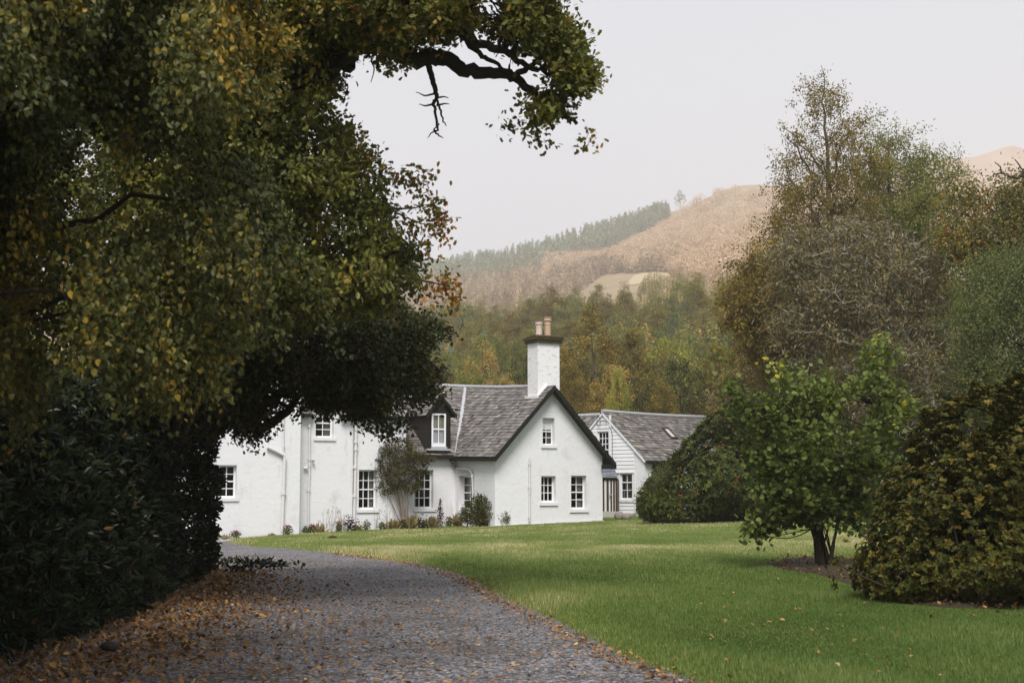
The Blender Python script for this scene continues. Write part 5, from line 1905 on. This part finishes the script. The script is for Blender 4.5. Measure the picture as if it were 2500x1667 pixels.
def blades(n, y0, y1, hh, ww, p=1.0):
    y = y0 + (y1 - y0) * rg.random(n) ** p
    pxm = rg.uniform(0, 1, n)
    x0 = xl(y) + 0.04
    x1 = np.minimum(y * (2950 - 1250) / F, 40)
    k = x1 > x0
    y, x0, x1, pxm = y[k], x0[k], x1[k], pxm[k]
    x = x0 + (x1 - x0) * pxm
    k = ~in_mulch(x, y) | (rg.random(len(x)) < .30)
    x, y = x[k], y[k]
    z = lawn_z(x, y)
    n = len(x)
    nn = _Noise(71)(np.stack([x, y], -1), .55)
    n2 = _Noise(72)(np.stack([x, y * .5], -1), 2.6)
    far = sstep(22, 48, y)  # far blades yellower; near ones darker, tree shade put into the tint
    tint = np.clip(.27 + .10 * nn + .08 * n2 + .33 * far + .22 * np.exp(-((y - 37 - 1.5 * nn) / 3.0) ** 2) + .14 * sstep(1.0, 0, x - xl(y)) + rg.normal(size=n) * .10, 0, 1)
    h = hh * rg.uniform(.5, 1.25, n) * (1 + .35 * n2 + .25 * nn) * (1 + .8 * np.exp(-((x - xl(y) - .35) / .3) ** 2) * (y > 28))
    h = np.clip(h, hh * .7, hh * 1.8) * .78
    th = rg.uniform(0, 6.28, n)
    ln = rg.uniform(0, .6, n)
    w2 = ww * rg.uniform(.6, 1.3, n)
    dx, dy = np.cos(th), np.sin(th)
    P = np.stack([x, y, z - .01], -1)
    A = P + np.stack([-dy * w2, dx * w2, 0 * x], -1)
    B = P + np.stack([dy * w2, -dx * w2, 0 * x], -1)
    T = P + np.stack([dx * h * ln, dy * h * ln, h], -1)
    V = np.stack([A, B, T], 1).reshape(-1, 3)
    g.add(V, np.arange(3 * n).reshape(-1, 3), tint)


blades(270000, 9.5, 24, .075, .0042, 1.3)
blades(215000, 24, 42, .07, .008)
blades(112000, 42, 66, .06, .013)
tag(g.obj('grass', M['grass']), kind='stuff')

# ---- fallen leaves
rf = np.random.default_rng(80)
g = G()


def hedge_x(y):
    """right foot of the hedge at distance y"""
    ys = np.linspace(10, 34, 60)
    pts = ov([(0, 1545), (190, 1488), (330, 1440), (410, 1400), (470, 1362), (495, 1310), (500, 1275)])
    q = np.array([gp(*p)[:2] for p in pts])
    return np.interp(y, q[:, 1], q[:, 0])


def litter(x, y, z, size, tint, curl=.35):
    n = len(x)
    th = rf.uniform(0, 6.28, n)
    D = np.stack([np.cos(th), np.sin(th), rf.normal(size=n) * curl], -1)
    N = np.array([0, 0, 1.0]) + rf.normal(size=(n, 3)) * curl
    leaves(g, np.stack([x, y, z], -1), D, N, size * rf.uniform(.5, 1.25, n), 'oak', tint)


n = 34000
y = 10.5 + 27 * rf.random(n) ** 1.5
hxx = hedge_x(y)
ww = xl(y) - hxx
q = rf.random(n)
keep = rf.random(n) < np.clip(1.0 * np.exp(-q * 3.0) + .09 + .25 * (q > .965), 0, 1) * np.interp(y, [10, 20, 30, 37], [1, .8, .5, .25])
y, hxx, ww, q = y[keep], hxx[keep], ww[keep], q[keep]
x = hxx + ww * q
z = gz(x, y) - .10 + .014
tt_ = np.clip(rf.normal(.44, .22, len(x)) + .1 * (q < .4), 0, 1)
litter(x, y, z, .056, tt_)
n = 8000                                              # thick drift under the hedge
y = 10.5 + 19 * rf.random(n) ** 1.3
x = hedge_x(y) + rf.normal(size=n) * .75 - .25
z = gz(x, y) - .085 + rf.random(n) * .08
litter(x, y, z, .075, np.clip(rf.normal(.38, .24, n), 0, 1), .7)
n = 550                                              # scattered on the grass
y = 12 + 38 * rf.random(n) ** 1.2
x = xl(y) + (rf.random(n) ** 1.6) * (y * .38 - xl(y))
z = lawn_z(x, y) + .03
litter(x, y, z, .06, np.clip(rf.normal(.6, .2, n), 0, 1), .5)
n = 2200                                              # along the edge of the drive
y = 11 + 28 * rf.random(n)
x = xl(y) + rf.normal(size=n) * .13 - .05
z = np.maximum(lawn_z(x, y), gz(x, y) - .1) + .015
litter(x, y, z, .055, np.clip(rf.normal(.55, .22, n), 0, 1), .5)
n = 1500
k = rf.uniform(mw.min(0), mw.max(0), (n * 3, 2))
k = k[in_mulch(k[:, 0], k[:, 1])][:n]
litter(k[:, 0], k[:, 1], lawn_z(k[:, 0], k[:, 1]) + .05, .075, np.clip(rf.normal(.3, .22, len(k)), 0, 1), .6)
tag(g.obj('fallen_leaves', M['fallen']), kind='stuff')
# broken leafy twigs lying at the bend of the drive
for k, (px, py, L, lab) in enumerate(((590, 1368, 1.0, 'longer dark leafy twig lying across the bend of the drive'), (655, 1377, .9, 'bushy broken twig lying farthest out on the drive bend'), (590, 1388, .5, 'small dark twig lying on gravel beside the hedge'))):
    x, y, z = gp(px, py)
    b = np.array([x, y, z - .08])
    t = thing('fallen_twig', b, lab, 'twig', 'twigs fallen on the drive')
    g = G()
    p = b + np.stack([np.linspace(-L / 2, L / 2, 7), rf.normal(size=7) * .08, .03 + .02 * rf.random(7)], -1)
    g.tube(p, .012, 5)
    g.obj('stick', M['bark'], t)
    g = G()
    n = int(150 * L)
    leaves(g, p[rf.integers(0, 7, n)] + rf.normal(size=(n, 3)) * [.14, .12, .035] + [0, 0, .04], rf.normal(size=(n, 3)), rf.normal(size=(n, 3)) + [0, 0, .6], .10, 'oval', rf.random(n) * .9)
    g.obj('foliage', M['laurel'], t)

# ================================================================== TALL TREES ON THE RIGHT
def cluster(C, k, rc, seed):
    """gather points of a crown into tufts"""
    r = np.random.default_rng(seed)
    cen = C[:max(8, len(C) // k)]
    return cen[r.integers(0, len(cen), len(C))] + r.normal(size=C.shape) * rc * r.uniform(.5, 1.2, (len(C), 1)) * [1, 1, .7]


def big_tree(name, lab, poly, Y, thick, n, m, leaf, shape, mat, trunk, tr, nl, seed, edge=90, length=1.1, spread=.28, droop=.4, bark='bark_brown', tint=(.45, .16, .15), tintfn=None, hole=None, twig=.014, ntw=900, rise=.9, cat='tree', flat=.5, extra=None, lr=None):
    pl = ov(poly)
    C0_ = crown_points(pl, n, Y, thick, seed, edge, hole, inset=14)
    C = cluster(C0_, 7, .62, seed)
    tk = np.array([at(p[0] * K_, p[1] * K_, Y) for p in trunk])
    tk[0, 2] = gz(tk[0, 0], tk[0, 1]) - .4
    t = thing(name, tk[0], lab, cat)
    g = G()
    sprays(g, C, m, length, spread, leaf, shape, seed + 1, droop=droop, base=tk[0] * .5 + tk[-1] * .5, tint=tint, tintfn=tintfn, flat=flat)
    g.obj('crown', M[mat], t)
    if extra:
        g = G()
        sprays(g, C, extra[1], .9, .30, .34, 'twig', seed + 9, droop=.1, base=tk[0] * .5 + tk[-1] * .5, tint=(.5, .2, .15), flat=.2)
        g.obj('dead_twigs', M[extra[0]], t)
    g = G()
    limbs(g, tk, tr, np.concatenate([C0_[:nl], C]) if False else C, nl, seed + 2, rise=rise, twig=twig, n_twig=ntw, lr=lr)
    g.obj('trunk', M[bark], t, smooth=True)
    return t


top_thin = lambda x, y: np.random.default_rng(5).random(len(x)) < np.interp(y / K_, [150, 330, 450, 560, 700], [.5, .45, .55, .95, 1])
big_tree('tall_birch', 'tallest tree, an airy birch with a pointed thin top against the sky', [(1885, 146), (1898, 190), (1915, 215), (1935, 250), (1965, 225), (1985, 262), (2012, 280), (2020, 330), (2040, 420), (2020, 560), (1990, 700), (1960, 900), (1800, 900), (1735, 760), (1720, 620), (1752, 560), (1748, 500), (1768, 440), (1764, 385), (1795, 345), (1820, 300), (1838, 262), (1852, 225), (1866, 190)], 80, 3.2, 2600, 34, .12, 'oval', 'birch',
         [(1950, 1180), (1925, 900), (1910, 620), (1903, 420), (1897, 280), (1886, 150)], .24, 70, 101, lr=.13, edge=60, length=.9, spread=.16, droop=.8, hole=top_thin, rise=1.3, ntw=1500, twig=.02)
big_tree('brown_birch', 'bushy brown-leaved birch on the left of the tall trees', [(1722, 595), (1748, 575), (1790, 560), (1830, 600), (1880, 680), (1890, 800), (1860, 960), (1790, 960), (1770, 900), (1748, 880), (1740, 830), (1712, 800), (1690, 740), (1676, 690), (1690, 655)], 74, 2.6, 1700, 40, .135, 'oval', 'birch',
         [(1815, 1180), (1812, 950), (1800, 800), (1790, 680), (1785, 590)], .26, 40, 111, length=.8, spread=.15, droop=.9, tint=(.52, .16, .15))
big_tree('ash_tree', 'green ash with a feathery crown right of the tall birch', [(1945, 480), (1960, 350), (2000, 300), (2040, 278), (2085, 300), (2130, 318), (2160, 350), (2195, 372), (2222, 395), (2205, 430), (2180, 470), (2215, 560), (2230, 700), (2200, 860), (2000, 860), (1950, 700)], 84, 3.0, 2000, 34, .19, 'long', 'ash',
         [(2085, 1180), (2080, 900), (2060, 650), (2045, 480), (2040, 310)], .36, 46, 121, length=.8, spread=.2, droop=.25, hole=lambda x, y: np.random.default_rng(6).random(len(x)) < np.interp(y / K_, [280, 400, 480], [.45, .7, 1]))
big_tree('lichened_tree', 'half-bare tree of pale lichened twigs in front of the tall birch', [(1800, 560), (1840, 520), (1880, 540), (1925, 465), (1960, 500), (2000, 470), (2060, 510), (2100, 560), (2150, 570), (2185, 650), (2170, 720), (2195, 760), (2180, 860), (2150, 960), (2000, 990), (1880, 960), (1800, 900), (1780, 800), (1775, 660)], 68, 2.6, 1700, 20, .14, 'oval', 'twiggy',
         [(2148, 1180), (2142, 930), (2120, 840), (2050, 720), (1990, 620), (1950, 500)], .15, 60, 131, length=.8, spread=.2, droop=.6, bark='bark_pale', ntw=1190, twig=.022, rise=.3, extra=('lichen', 5))
big_tree('russet_oak', 'oak with orange-flecked leaves at the far right above the willow', [(2150, 450), (2180, 410), (2235, 425), (2290, 430), (2330, 405), (2420, 400), (2560, 420), (2600, 700), (2352, 690), (2290, 660), (2240, 640), (2200, 600), (2160, 540)], 66, 2.4, 1500, 36, .15, 'oak', 'oak',
         [(2420, 1180), (2400, 900), (2370, 700), (2360, 560), (2350, 440)], .36, 30, 141, length=1.0, spread=.26, droop=.3, tint=(.5, .2, .18), bark='bark')
# its bare crooked branch against the sky
for o in [q for q in bpy.data.objects if q.name == 'russet_oak'][0].children:
    if o.name.startswith('trunk'):
        rt = o.parent
g = G()
for a, r0 in (([(2370, 560), (2360, 470), (2352, 405), (2335, 408), (2318, 405), (2300, 398), (2298, 385), (2285, 372)], .10), ([(2300, 398), (2282, 400), (2276, 410)], .04), ([(2352, 405), (2345, 385), (2330, 366)], .05), ([(2340, 408), (2360, 385), (2380, 360), (2400, 350)], .06)):
    limb_px(a, 65.0, r0, .02, 6)
g.obj('bare_branch', M['bark'], rt, smooth=True)
big_tree('willow_tree', 'grey-green willow with a dense low crown at the right edge', [(2222, 660), (2250, 610), (2300, 580), (2352, 560), (2460, 560), (2600, 600), (2620, 1000), (2352, 1000), (2260, 960), (2215, 880), (2200, 780)], 56, 2.6, 2200, 40, .14, 'long', 'willow',
         [(2380, 1200), (2370, 1000), (2360, 850), (2350, 700)], .3, 34, 151, length=.9, spread=.2, droop=.3, bark='bark')
for k, (pl, Y, mt, lab) in enumerate((
        ([(1640, 1010), (1650, 900), (1690, 840), (1740, 815), (1800, 830), (1830, 900), (1830, 1060), (1640, 1060)], 92, 'twiggy', 'grey-brown thicket of bare twigs left behind the hazel top'),
        ([(1800, 1060), (1800, 900), (1860, 840), (1950, 830), (2020, 860), (2040, 960), (2040, 1100), (1800, 1100)], 90, 'birch', 'russet thicket right behind the middle of the hazel'),
        ([(2010, 1100), (2010, 900), (2080, 830), (2180, 820), (2260, 860), (2290, 960), (2290, 1120), (2010, 1120)], 78, 'dark_leaf', 'dark green thicket under the lichened tree'),
        ([(2240, 1100), (2240, 900), (2330, 850), (2450, 840), (2560, 900), (2560, 1120), (2240, 1120)], 62, 'dark_leaf', 'very dark thicket below the willow at the right edge'))):
    big_tree('thicket', lab, pl, Y, 2.2, 900, 30, .17, 'oval', mt, [((pl[0][0] + pl[-1][0]) / 2, 1190), ((pl[0][0] + pl[-1][0]) / 2, 1000), ((pl[0][0] + pl[-1][0]) / 2 + 10, 880)], .16, 26, 161 + 7 * k, length=.9, spread=.25, droop=.2, ntw=300, cat='shrub', bark='bark_pale' if k == 0 else 'bark_brown')


# ================================================================== TREES BETWEEN HOUSE AND HILL
def crown_clumps(g, H, W, base, nclump, nleaf, leaf, shape, seed, prof, mat=0, droop=.2, tint=(.45, .16, .12)):
    """clumped crown round the origin's vertical axis; prof(t) = relative radius at relative height"""
    r = np.random.default_rng(seed)
    t = r.random(nclump * 6)
    t = t[r.random(len(t)) < prof(t) / 1.05][:nclump]
    n = len(t)
    ph = r.uniform(0, 6.28, n)
    rr = W / 2 * prof(t) * r.uniform(.45, 1.0, n) ** .5
    C = np.stack([rr * np.cos(ph), rr * np.sin(ph), base + (H - base) * t], -1)
    cr = W * .13 * r.uniform(.6, 1.3, n)
    k = nleaf // n
    U = unit(r.normal(size=(n, k, 3)))
    P = C[:, None] + U * cr[:, None, None] * (r.random((n, k, 1)) ** .45) * [1, 1, .8]
    D = U * .4 + r.normal(size=(n, k, 3)) * .7 + [0, 0, -droop * 2]
    N = U + [0, 0, .3] + r.normal(size=(n, k, 3)) * .35
    T = np.clip((tint[0] + tint[1] * r.normal(size=(n, 1))) + tint[2] * r.normal(size=(n, k)), 0, 1)
    leaves(g, P.reshape(-1, 3), D.reshape(-1, 3), N.reshape(-1, 3), leaf * r.uniform(.6, 1.3, n * k), shape, T.ravel(), mat)
    return C


def proto(name, mat, bark, H, W, base, nclump, nleaf, leaf, shape, seed, prof, droop=.2, tint=(.45, .16, .12), nl=24, tr=.22, rise=.9, twig=.03):
    t = thing(name, (0, 0, 0), 'x', 'tree')
    g = G()
    C = crown_clumps(g, H, W, base, nclump, nleaf, leaf, shape, seed, prof, droop=droop, tint=tint)
    g.obj('crown', M[mat], t)
    g = G()
    rr = np.random.default_rng(seed)
    limbs(g, [(0, 0, -.5), (rr.normal() * .1, rr.normal() * .1, H * .3), (rr.normal() * .25, rr.normal() * .2, H * .6), (rr.normal() * .2, 0, H * .95)], tr, C, nl, seed + 1, rise=rise, twig=twig, n_twig=nclump)
    g.obj('trunk', M[bark], t, smooth=True)
    t['used'] = 0
    return t


egg = lambda t: np.clip(np.sin(np.pi * np.clip(t, 0, 1) ** .75) ** .7, .05, 1)
rnd = lambda t: np.clip(np.sin(np.pi * np.clip(t * .92 + .06, 0, 1)) ** .5, .05, 1)
cone = lambda t: np.clip((1 - t) ** .8 * np.minimum(1, t * 8 + .25), .03, 1)
tall = lambda t: np.clip(np.sin(np.pi * np.clip(t, 0, 1) ** .62) ** .8, .05, 1)
PR = {}
for nm, mt, bk, prof, args in (
        ('golden_tree', 'golden', 'bark_brown', egg, (14, 8, .8, 120, 10500, .26)),
        ('brown_tree', 'birch', 'bark_brown', tall, (16, 8.5, 1, 150, 12500, .25)),
        ('olive_tree', 'ash', 'bark_brown', rnd, (12, 9, .8, 100, 9500, .27)),
        ('dark_tree', 'dark_leaf', 'bark', rnd, (11, 8, .8, 80, 7000, .27)),
        ('copper_tree', 'copper', 'bark', rnd, (8, 8, .5, 60, 5200, .22)),
        ('yellow_tree', 'yellowgreen', 'bark_brown', rnd, (11, 8, 1, 80, 9000, .25)),
        ('grey_tree', 'willow', 'bark_brown', egg, (10, 7, 1, 80, 5200, .24))):
    PR[nm] = [proto(nm, mt, bk, *args, 'oval', 200 + 10 * len(PR) + v, prof) for v in (0, 1)]
PR['larch_tree'] = [proto('larch_tree', 'larch', 'bark_brown', 16, 7.2, .6, 170, 11000, .36, 'thin', 300 + v, cone, droop=.1, nl=60, rise=-.05, tr=.2, tint=(.45, .14, .14)) for v in range(3)]
PR['spruce_tree'] = [proto('spruce_tree', 'conifer', 'bark', 12, 4.6, .8, 120, 5200, .30, 'thin', 320 + v, cone, droop=.35, nl=50, rise=-.2, tr=.16) for v in range(2)]
DIM = {'golden_tree': (14, 8), 'brown_tree': (16, 8.5), 'olive_tree': (12, 9), 'dark_tree': (11, 8), 'copper_tree': (8, 8), 'yellow_tree': (11, 8), 'grey_tree': (10, 7), 'larch_tree': (16, 7.2), 'spruce_tree': (12, 4.6)}
rt_ = random.Random(5)


def plant(kind, px, top, wpx, Y, lab, group=None, rz=None):
    """a tree of this kind whose top shows at px, top and whose crown is wpx wide there"""
    base = hill_pt(px, Y)
    tp = at(px, top, Y)
    H = max(1.5, tp[2] - base[2] + .3)
    Wd = wpx / F * Y
    dh, dw = DIM[kind]
    sc_ = (Wd / dw, Wd / dw, H / dh)
    pr = PR[kind][rt_.randrange(len(PR[kind]))]
    loc = base + np.array([0, 0, -.3])
    rz = rt_.uniform(0, 6.28) if rz is None else rz
    if pr['used'] == 0:
        pr['used'] = 1
        pr.location, pr.rotation_euler, pr.scale = [float(q) for q in loc], (0, 0, rz), sc_
        pr['label'] = lab
        if group:
            pr['group'] = group
        return pr
    return dup(pr, loc, rz, sc_, lab, group)


for a in (
        ('golden_tree', 1178, 838, 128, 138, 'golden bushy tree behind the left roof ridge, left of the chimney'),
        ('golden_tree', 1238, 905, 70, 135, 'smaller golden tree between the bushy golden one and the chimney'),
        ('copper_tree', 1050, 898, 120, 120, 'dark copper bush just above the left end of the roof ridge'),
        ('copper_tree', 1112, 918, 60, 122, 'small copper bush between the larger copper one and the golden tree'),
        ('dark_tree', 1278, 845, 80, 130, 'dark green tree hard against the left side of the chimney'),
        ('brown_tree', 1445, 752, 190, 118, 'large brown birch rising right of the chimney pots'),
        ('brown_tree', 1545, 800, 150, 121, 'second brown birch, just right of the largest one'),
        ('golden_tree', 1500, 880, 150, 110, 'golden-brown birch low behind the gable roof'),
        ('brown_tree', 1395, 880, 120, 108, 'brown birch directly behind the black right verge'),
        ('yellow_tree', 1640, 832, 170, 126, 'bright yellow-green rounded tree behind the outbuilding roof'),
        ('dark_tree', 1668, 885, 150, 112, 'dark ivy-covered tree below the yellow-green crown'),
        ('dark_tree', 1570, 935, 130, 105, 'low dark tree above the left of the outbuilding ridge'),
        ('brown_tree', 1752, 835, 140, 116, 'russet tree right of the dark ivy-covered tree'),
        ('grey_tree', 1718, 800, 130, 165, 'pale grey willow behind the russet tree'),
        ('grey_tree', 1640, 795, 110, 190, 'pale grey willow above the yellow-green crown'),
        ('grey_tree', 1800, 780, 140, 175, 'grey willow at the foot of the brown birch'),
        ('brown_tree', 1800, 850, 130, 106, 'russet tree half hidden by the hazel top'),
        ('brown_tree', 1620, 925, 120, 102, 'low brown tree just above the outbuilding ridge'),
        ('olive_tree', 1090, 868, 110, 165, 'olive tree left above the golden bushy tree'),
        ('grey_tree', 1092, 890, 80, 145, 'pale yellowish bush just above the copper bush'),
        ('olive_tree', 1030, 855, 100, 170, 'olive tree at the left end, beside the beech sprays'),
        ('olive_tree', 1195, 800, 100, 185, 'olive tree behind the golden bushy tree'),
        ('spruce_tree', 1100, 835, 48, 190, 'small dark spruce left of the golden bushy tree'),
        ('spruce_tree', 1180, 790, 52, 215, 'dark spruce above the golden bushy tree'),
        ('spruce_tree', 1068, 800, 46, 235, 'dark spruce by the beech, halfway up the wooded slope'),
        ('olive_tree', 1290, 800, 100, 190, 'olive tree behind the chimney pots'),
        ('golden_tree', 1375, 835, 80, 150, 'golden tree just right of the chimney stack'),
        ('yellow_tree', 1510, 905, 60, 104, 'small yellow-green tree in front of the brown birches')):
    plant(*a)
# the band of larches and mixed trees on the lower slope
k = 0
LB = {'larch_tree': ('olive larch in the band of trees below the hill pasture', 'larches on the lower slope'), 'olive_tree': ('rounded olive tree among the larches on the lower slope', 'broadleaf trees on the lower slope'), 'brown_tree': ('brown tree among the larches on the lower slope', 'brown trees on the lower slope'), 'spruce_tree': ('dark spruce among the larches on the lower slope', 'spruces on the lower slope'), 'grey_tree': ('pale grey-green tree among the larches on the lower slope', 'grey trees on the lower slope')}
named = (('larch_tree', 1405, 692, 92, float(hill_Y(1405, 692 + 1.5 * 92)), 'larch standing against the pale pasture, directly above the chimney pots'), ('larch_tree', 1460, 688, 100, float(hill_Y(1460, 688 + 1.5 * 100)), 'second larch against the pale pasture, right above the chimney'), ('larch_tree', 1526, 690, 90, float(hill_Y(1526, 690 + 1.5 * 90)), 'slim larch at the foot of the pale pasture'), ('larch_tree', 1325, 716, 105, float(hill_Y(1325, 716 + 1.5 * 105)), 'broad larch left of the strip of pasture'), ('larch_tree', 1700, 668, 130, float(hill_Y(1700, 668 + 1.5 * 130)), 'tall broad larch left of the big brown birch'))
for a in named:
    plant(*a)
for row, (y0, y1, n) in enumerate(((688, 735, 44), (735, 790, 44), (785, 850, 42), (830, 890, 30))):
    for i in range(n):
        px = 985 + (1930 - 985) * (i + rt_.random()) / n
        top = rt_.uniform(y0, y1) + (38 if px < 1300 and row == 0 else 0) - (12 if px > 1650 and row == 0 else 0)
        if 1350 < px < 1670 and top < 716:
            top = rt_.uniform(716, 748)
        kind = rt_.choices(['larch_tree', 'olive_tree', 'brown_tree', 'spruce_tree', 'grey_tree'], [6, 2, 1.5, .5, .7] if row < 2 else [3, 3, 3, .5, 1.4])[0]
        wpx = rt_.uniform(70, 115) if kind != 'spruce_tree' else rt_.uniform(32, 46)
        hpx = wpx * (rt_.uniform(1.25, 1.7) if kind != 'spruce_tree' else 2.2)
        plant(kind, px, top, wpx, float(hill_Y(px, top + hpx)), *LB[kind])
        k += 1
# scrub under them
for i in range(36):
    px = 1000 + 900 * (i + rt_.random()) / 36
    kind = rt_.choice(['olive_tree', 'brown_tree', 'dark_tree', 'golden_tree', 'grey_tree'])
    plant(kind, px, rt_.uniform(880, 945), rt_.uniform(80, 130), rt_.uniform(112, 165), 'low mixed tree filling the foot of the slope behind the roofs', 'low trees behind the roofs')
for nm in PR:
    for p in PR[nm]:
        if p['used'] == 0:
            for c in list(p.children):
                bpy.data.objects.remove(c)
            bpy.data.objects.remove(p)
        else:
            del p['used']
for o in bpy.data.objects:
    if 'used' in o.keys():
        del o['used']

# ---- far woods: masses of trees that read as one
rw = np.random.default_rng(90)


def wood(name, mat, pts, H, W, nl, leaf, conif, seed):
    """one mesh of many far trees standing at pts"""
    r = np.random.default_rng(seed)
    n = len(pts)
    hh = H * r.uniform(.7, 1.2, n)
    g = G()
    t = r.random((n, nl))
    if conif:
        t = t ** 1.35
        rad_ = (W / 2) * (1 - t) ** .85 * r.uniform(.4, 1.0, (n, nl))
        z = .08 + .92 * t
    else:
        lob = 5
        rad_ = (W / 2) * np.sqrt(np.clip(1 - (2 * t - 1) ** 2, 0, 1)) * r.uniform(.55, 1.0, (n, nl)) ** .5
        z = .2 + .8 * t
    ph = r.uniform(0, 6.28, (n, nl))
    sw = r.uniform(.8, 1.25, (n, 1))
    P = np.stack([rad_ * sw * np.cos(ph), rad_ * sw * np.sin(ph), z * hh[:, None]], -1) + pts[:, None]
    out = np.stack([np.cos(ph), np.sin(ph), np.full_like(ph, -.35 if conif else .25)], -1)
    D = out + r.normal(size=P.shape) * (.35 if conif else .7)
    N = np.stack([np.cos(ph) * .5, np.sin(ph) * .5, np.ones_like(ph)], -1) + r.normal(size=P.shape) * .4
    if not conif:
        N = np.stack([np.cos(ph) * rad_ / W * 2, np.sin(ph) * rad_ / W * 2, (2 * t - 1) * 1.1 + .15], -1) + r.normal(size=P.shape) * .22
        D = np.cross(N, r.normal(size=P.shape))
    T = np.clip(r.normal(.5, .27, (n, 1)) + r.normal(size=(n, nl)) * .10, 0, 1)
    leaves(g, P.reshape(-1, 3), D.reshape(-1, 3), N.reshape(-1, 3), leaf * r.uniform(.6, 1.3, n * nl), 'dia', T.ravel())
    # trunks
    tv = np.array([(-.03, 0, 0), (.03, 0, 0), (.012, 0, .9), (-.012, 0, .9)])
    V = pts[:, None] + tv[None] * hh[:, None, None]
    g.add(V.reshape(-1, 3), np.arange(4 * n).reshape(-1, 4), .1)
    return tag(g.obj(name, M[mat]), kind='stuff')


def scatter(n, x0, x1, fy0, fy1, inside):
    """points on the slope between two rows of the photograph"""
    px = rw.uniform(x0, x1, n)
    a, b = fy0(px), fy1(px)
    py = a + (b - a) * rw.random(n)
    k = inside(px, py)
    px, py = px[k], py[k]
    Y = hill_Y(px, py)
    return hill_pt(px, Y)


fmask = lambda x, y: ~in_poly(fpoly, x, y) & (edge_dist(fpoly, x, y) > 4)
rid = lambda px: np.interp(px, RX, RY)
P1 = scatter(2200, 500, 1632, lambda x: rid(x) + 1, lambda x: rid(x) + np.interp(x, [500, 1000, 1250, 1450, 1632], [30, 30, 62, 60, 22]), lambda x, y: np.ones(len(x), bool))
wood('ridge_spruce_forest', 'conifer', P1, 13.5, 5.4, 150, 1.3, True, 1)
P2 = scatter(2500, 500, 1480, lambda x: rid(x) + np.interp(x, [1000, 1250, 1480], [20, 50, 100]), lambda x: np.interp(x, [500, 940, 1100, 1300, 1400, 1480], [800, 790, 785, 755, 725, 660]), lambda x, y: fmask(x, y) & (y < np.interp(x, [940, 1300, 1420, 1480], [800, 762, 712, 660])))
wood('hillside_pine_forest', 'pinewood', P2, 11.5, 6.2, 190, 1.0, True, 2)
P3 = scatter(1500, 1330, 2300, lambda x: rid(x) + np.interp(x, [1330, 1480, 1620, 1680, 1760, 1810, 2000], [90, 90, 50, 8, 10, 30, 40]), lambda x: np.interp(x, [1330, 1480, 1650, 1900, 2300], [640, 655, 690, 740, 800]), fmask)
wood('hillside_birch_wood', 'birchwood', P3, 12, 11.0, 260, 1.0, False, 3)
P4 = scatter(700, 1420, 1660, lambda x: 632 + 0 * x, lambda x: np.interp(x, [1420, 1480, 1660], [680, 668, 664]), fmask)
P4 = np.concatenate([P4, scatter(500, 1250, 1530, lambda x: np.interp(x, [1250, 1530], [640, 628]), lambda x: np.interp(x, [1250, 1400, 1530], [720, 690, 662]), fmask)])
wood('pasture_edge_wood', 'pinewood', P4, 10, 6.5, 180, 1.0, True, 4)
P5 = scatter(2600, 560, 2400, lambda x: np.interp(x, [980, 1330, 1660, 2400], [760, 722, 690, 760]), lambda x: 960 + 0 * x, lambda x, y: fmask(x, y) & ~((x > 1290) & (x < 1560) & (y < 760)))
wood('lower_slope_wood', 'larch', P5, 7.5, 6.0, 220, .6, True, 5)
# the lone pine on the ridge
lp = thing('lone_pine', hill_pt(1660, 1500), 'lone tall pine standing clear on the hill ridge', 'tree')
b = np.array(lp.location)
g = G()
for zc, rr, nn, ox in ((.42, .5, 40, -2.2), (.55, .8, 70, 2.4), (.72, .9, 80, -1.6), (.80, .7, 60, 2.0), (.98, .6, 60, .4), (1.12, .35, 30, -.3)):
    U = unit(rw.normal(size=(nn, 3)))
    leaves(g, b + [ox, 0, 16 * zc + 1] + U * [4.4 * rr, 4.4 * rr, 1.7], U, rw.normal(size=(nn, 3)) + [0, 0, 1], 1.5, 'dia', rw.random(nn))
g.obj('crown', M['conifer'], lp)
g = G()
g.tube([b - [0, 0, 1], b + [.3, 0, 8], b + [0, 0, 16]], [.4, .32, .15], 6)
g.obj('trunk', M['bark'], lp)

# ================================================================== HAZE
hzm = bpy.data.materials.new("haze")
hzm.use_nodes = True
t = hzm.node_tree
t.nodes.remove(t.nodes["Principled BSDF"])
pv = t.nodes.new("ShaderNodeVolumePrincipled")
pv.inputs['Color'].default_value = (1.0, 0.93, 0.88, 1)
pv.inputs['Density'].default_value = 0.00034
pv.inputs['Anisotropy'].default_value = 0.2
t.links.new(pv.outputs[0], t.nodes["Material Output"].inputs['Volume'])
g = G()
g.obox((-1700, -40, -3), (3400, 0, 0), (0, 2500, 0), (0, 0, 545))
tag(g.obj('haze', hzm), kind='stuff')
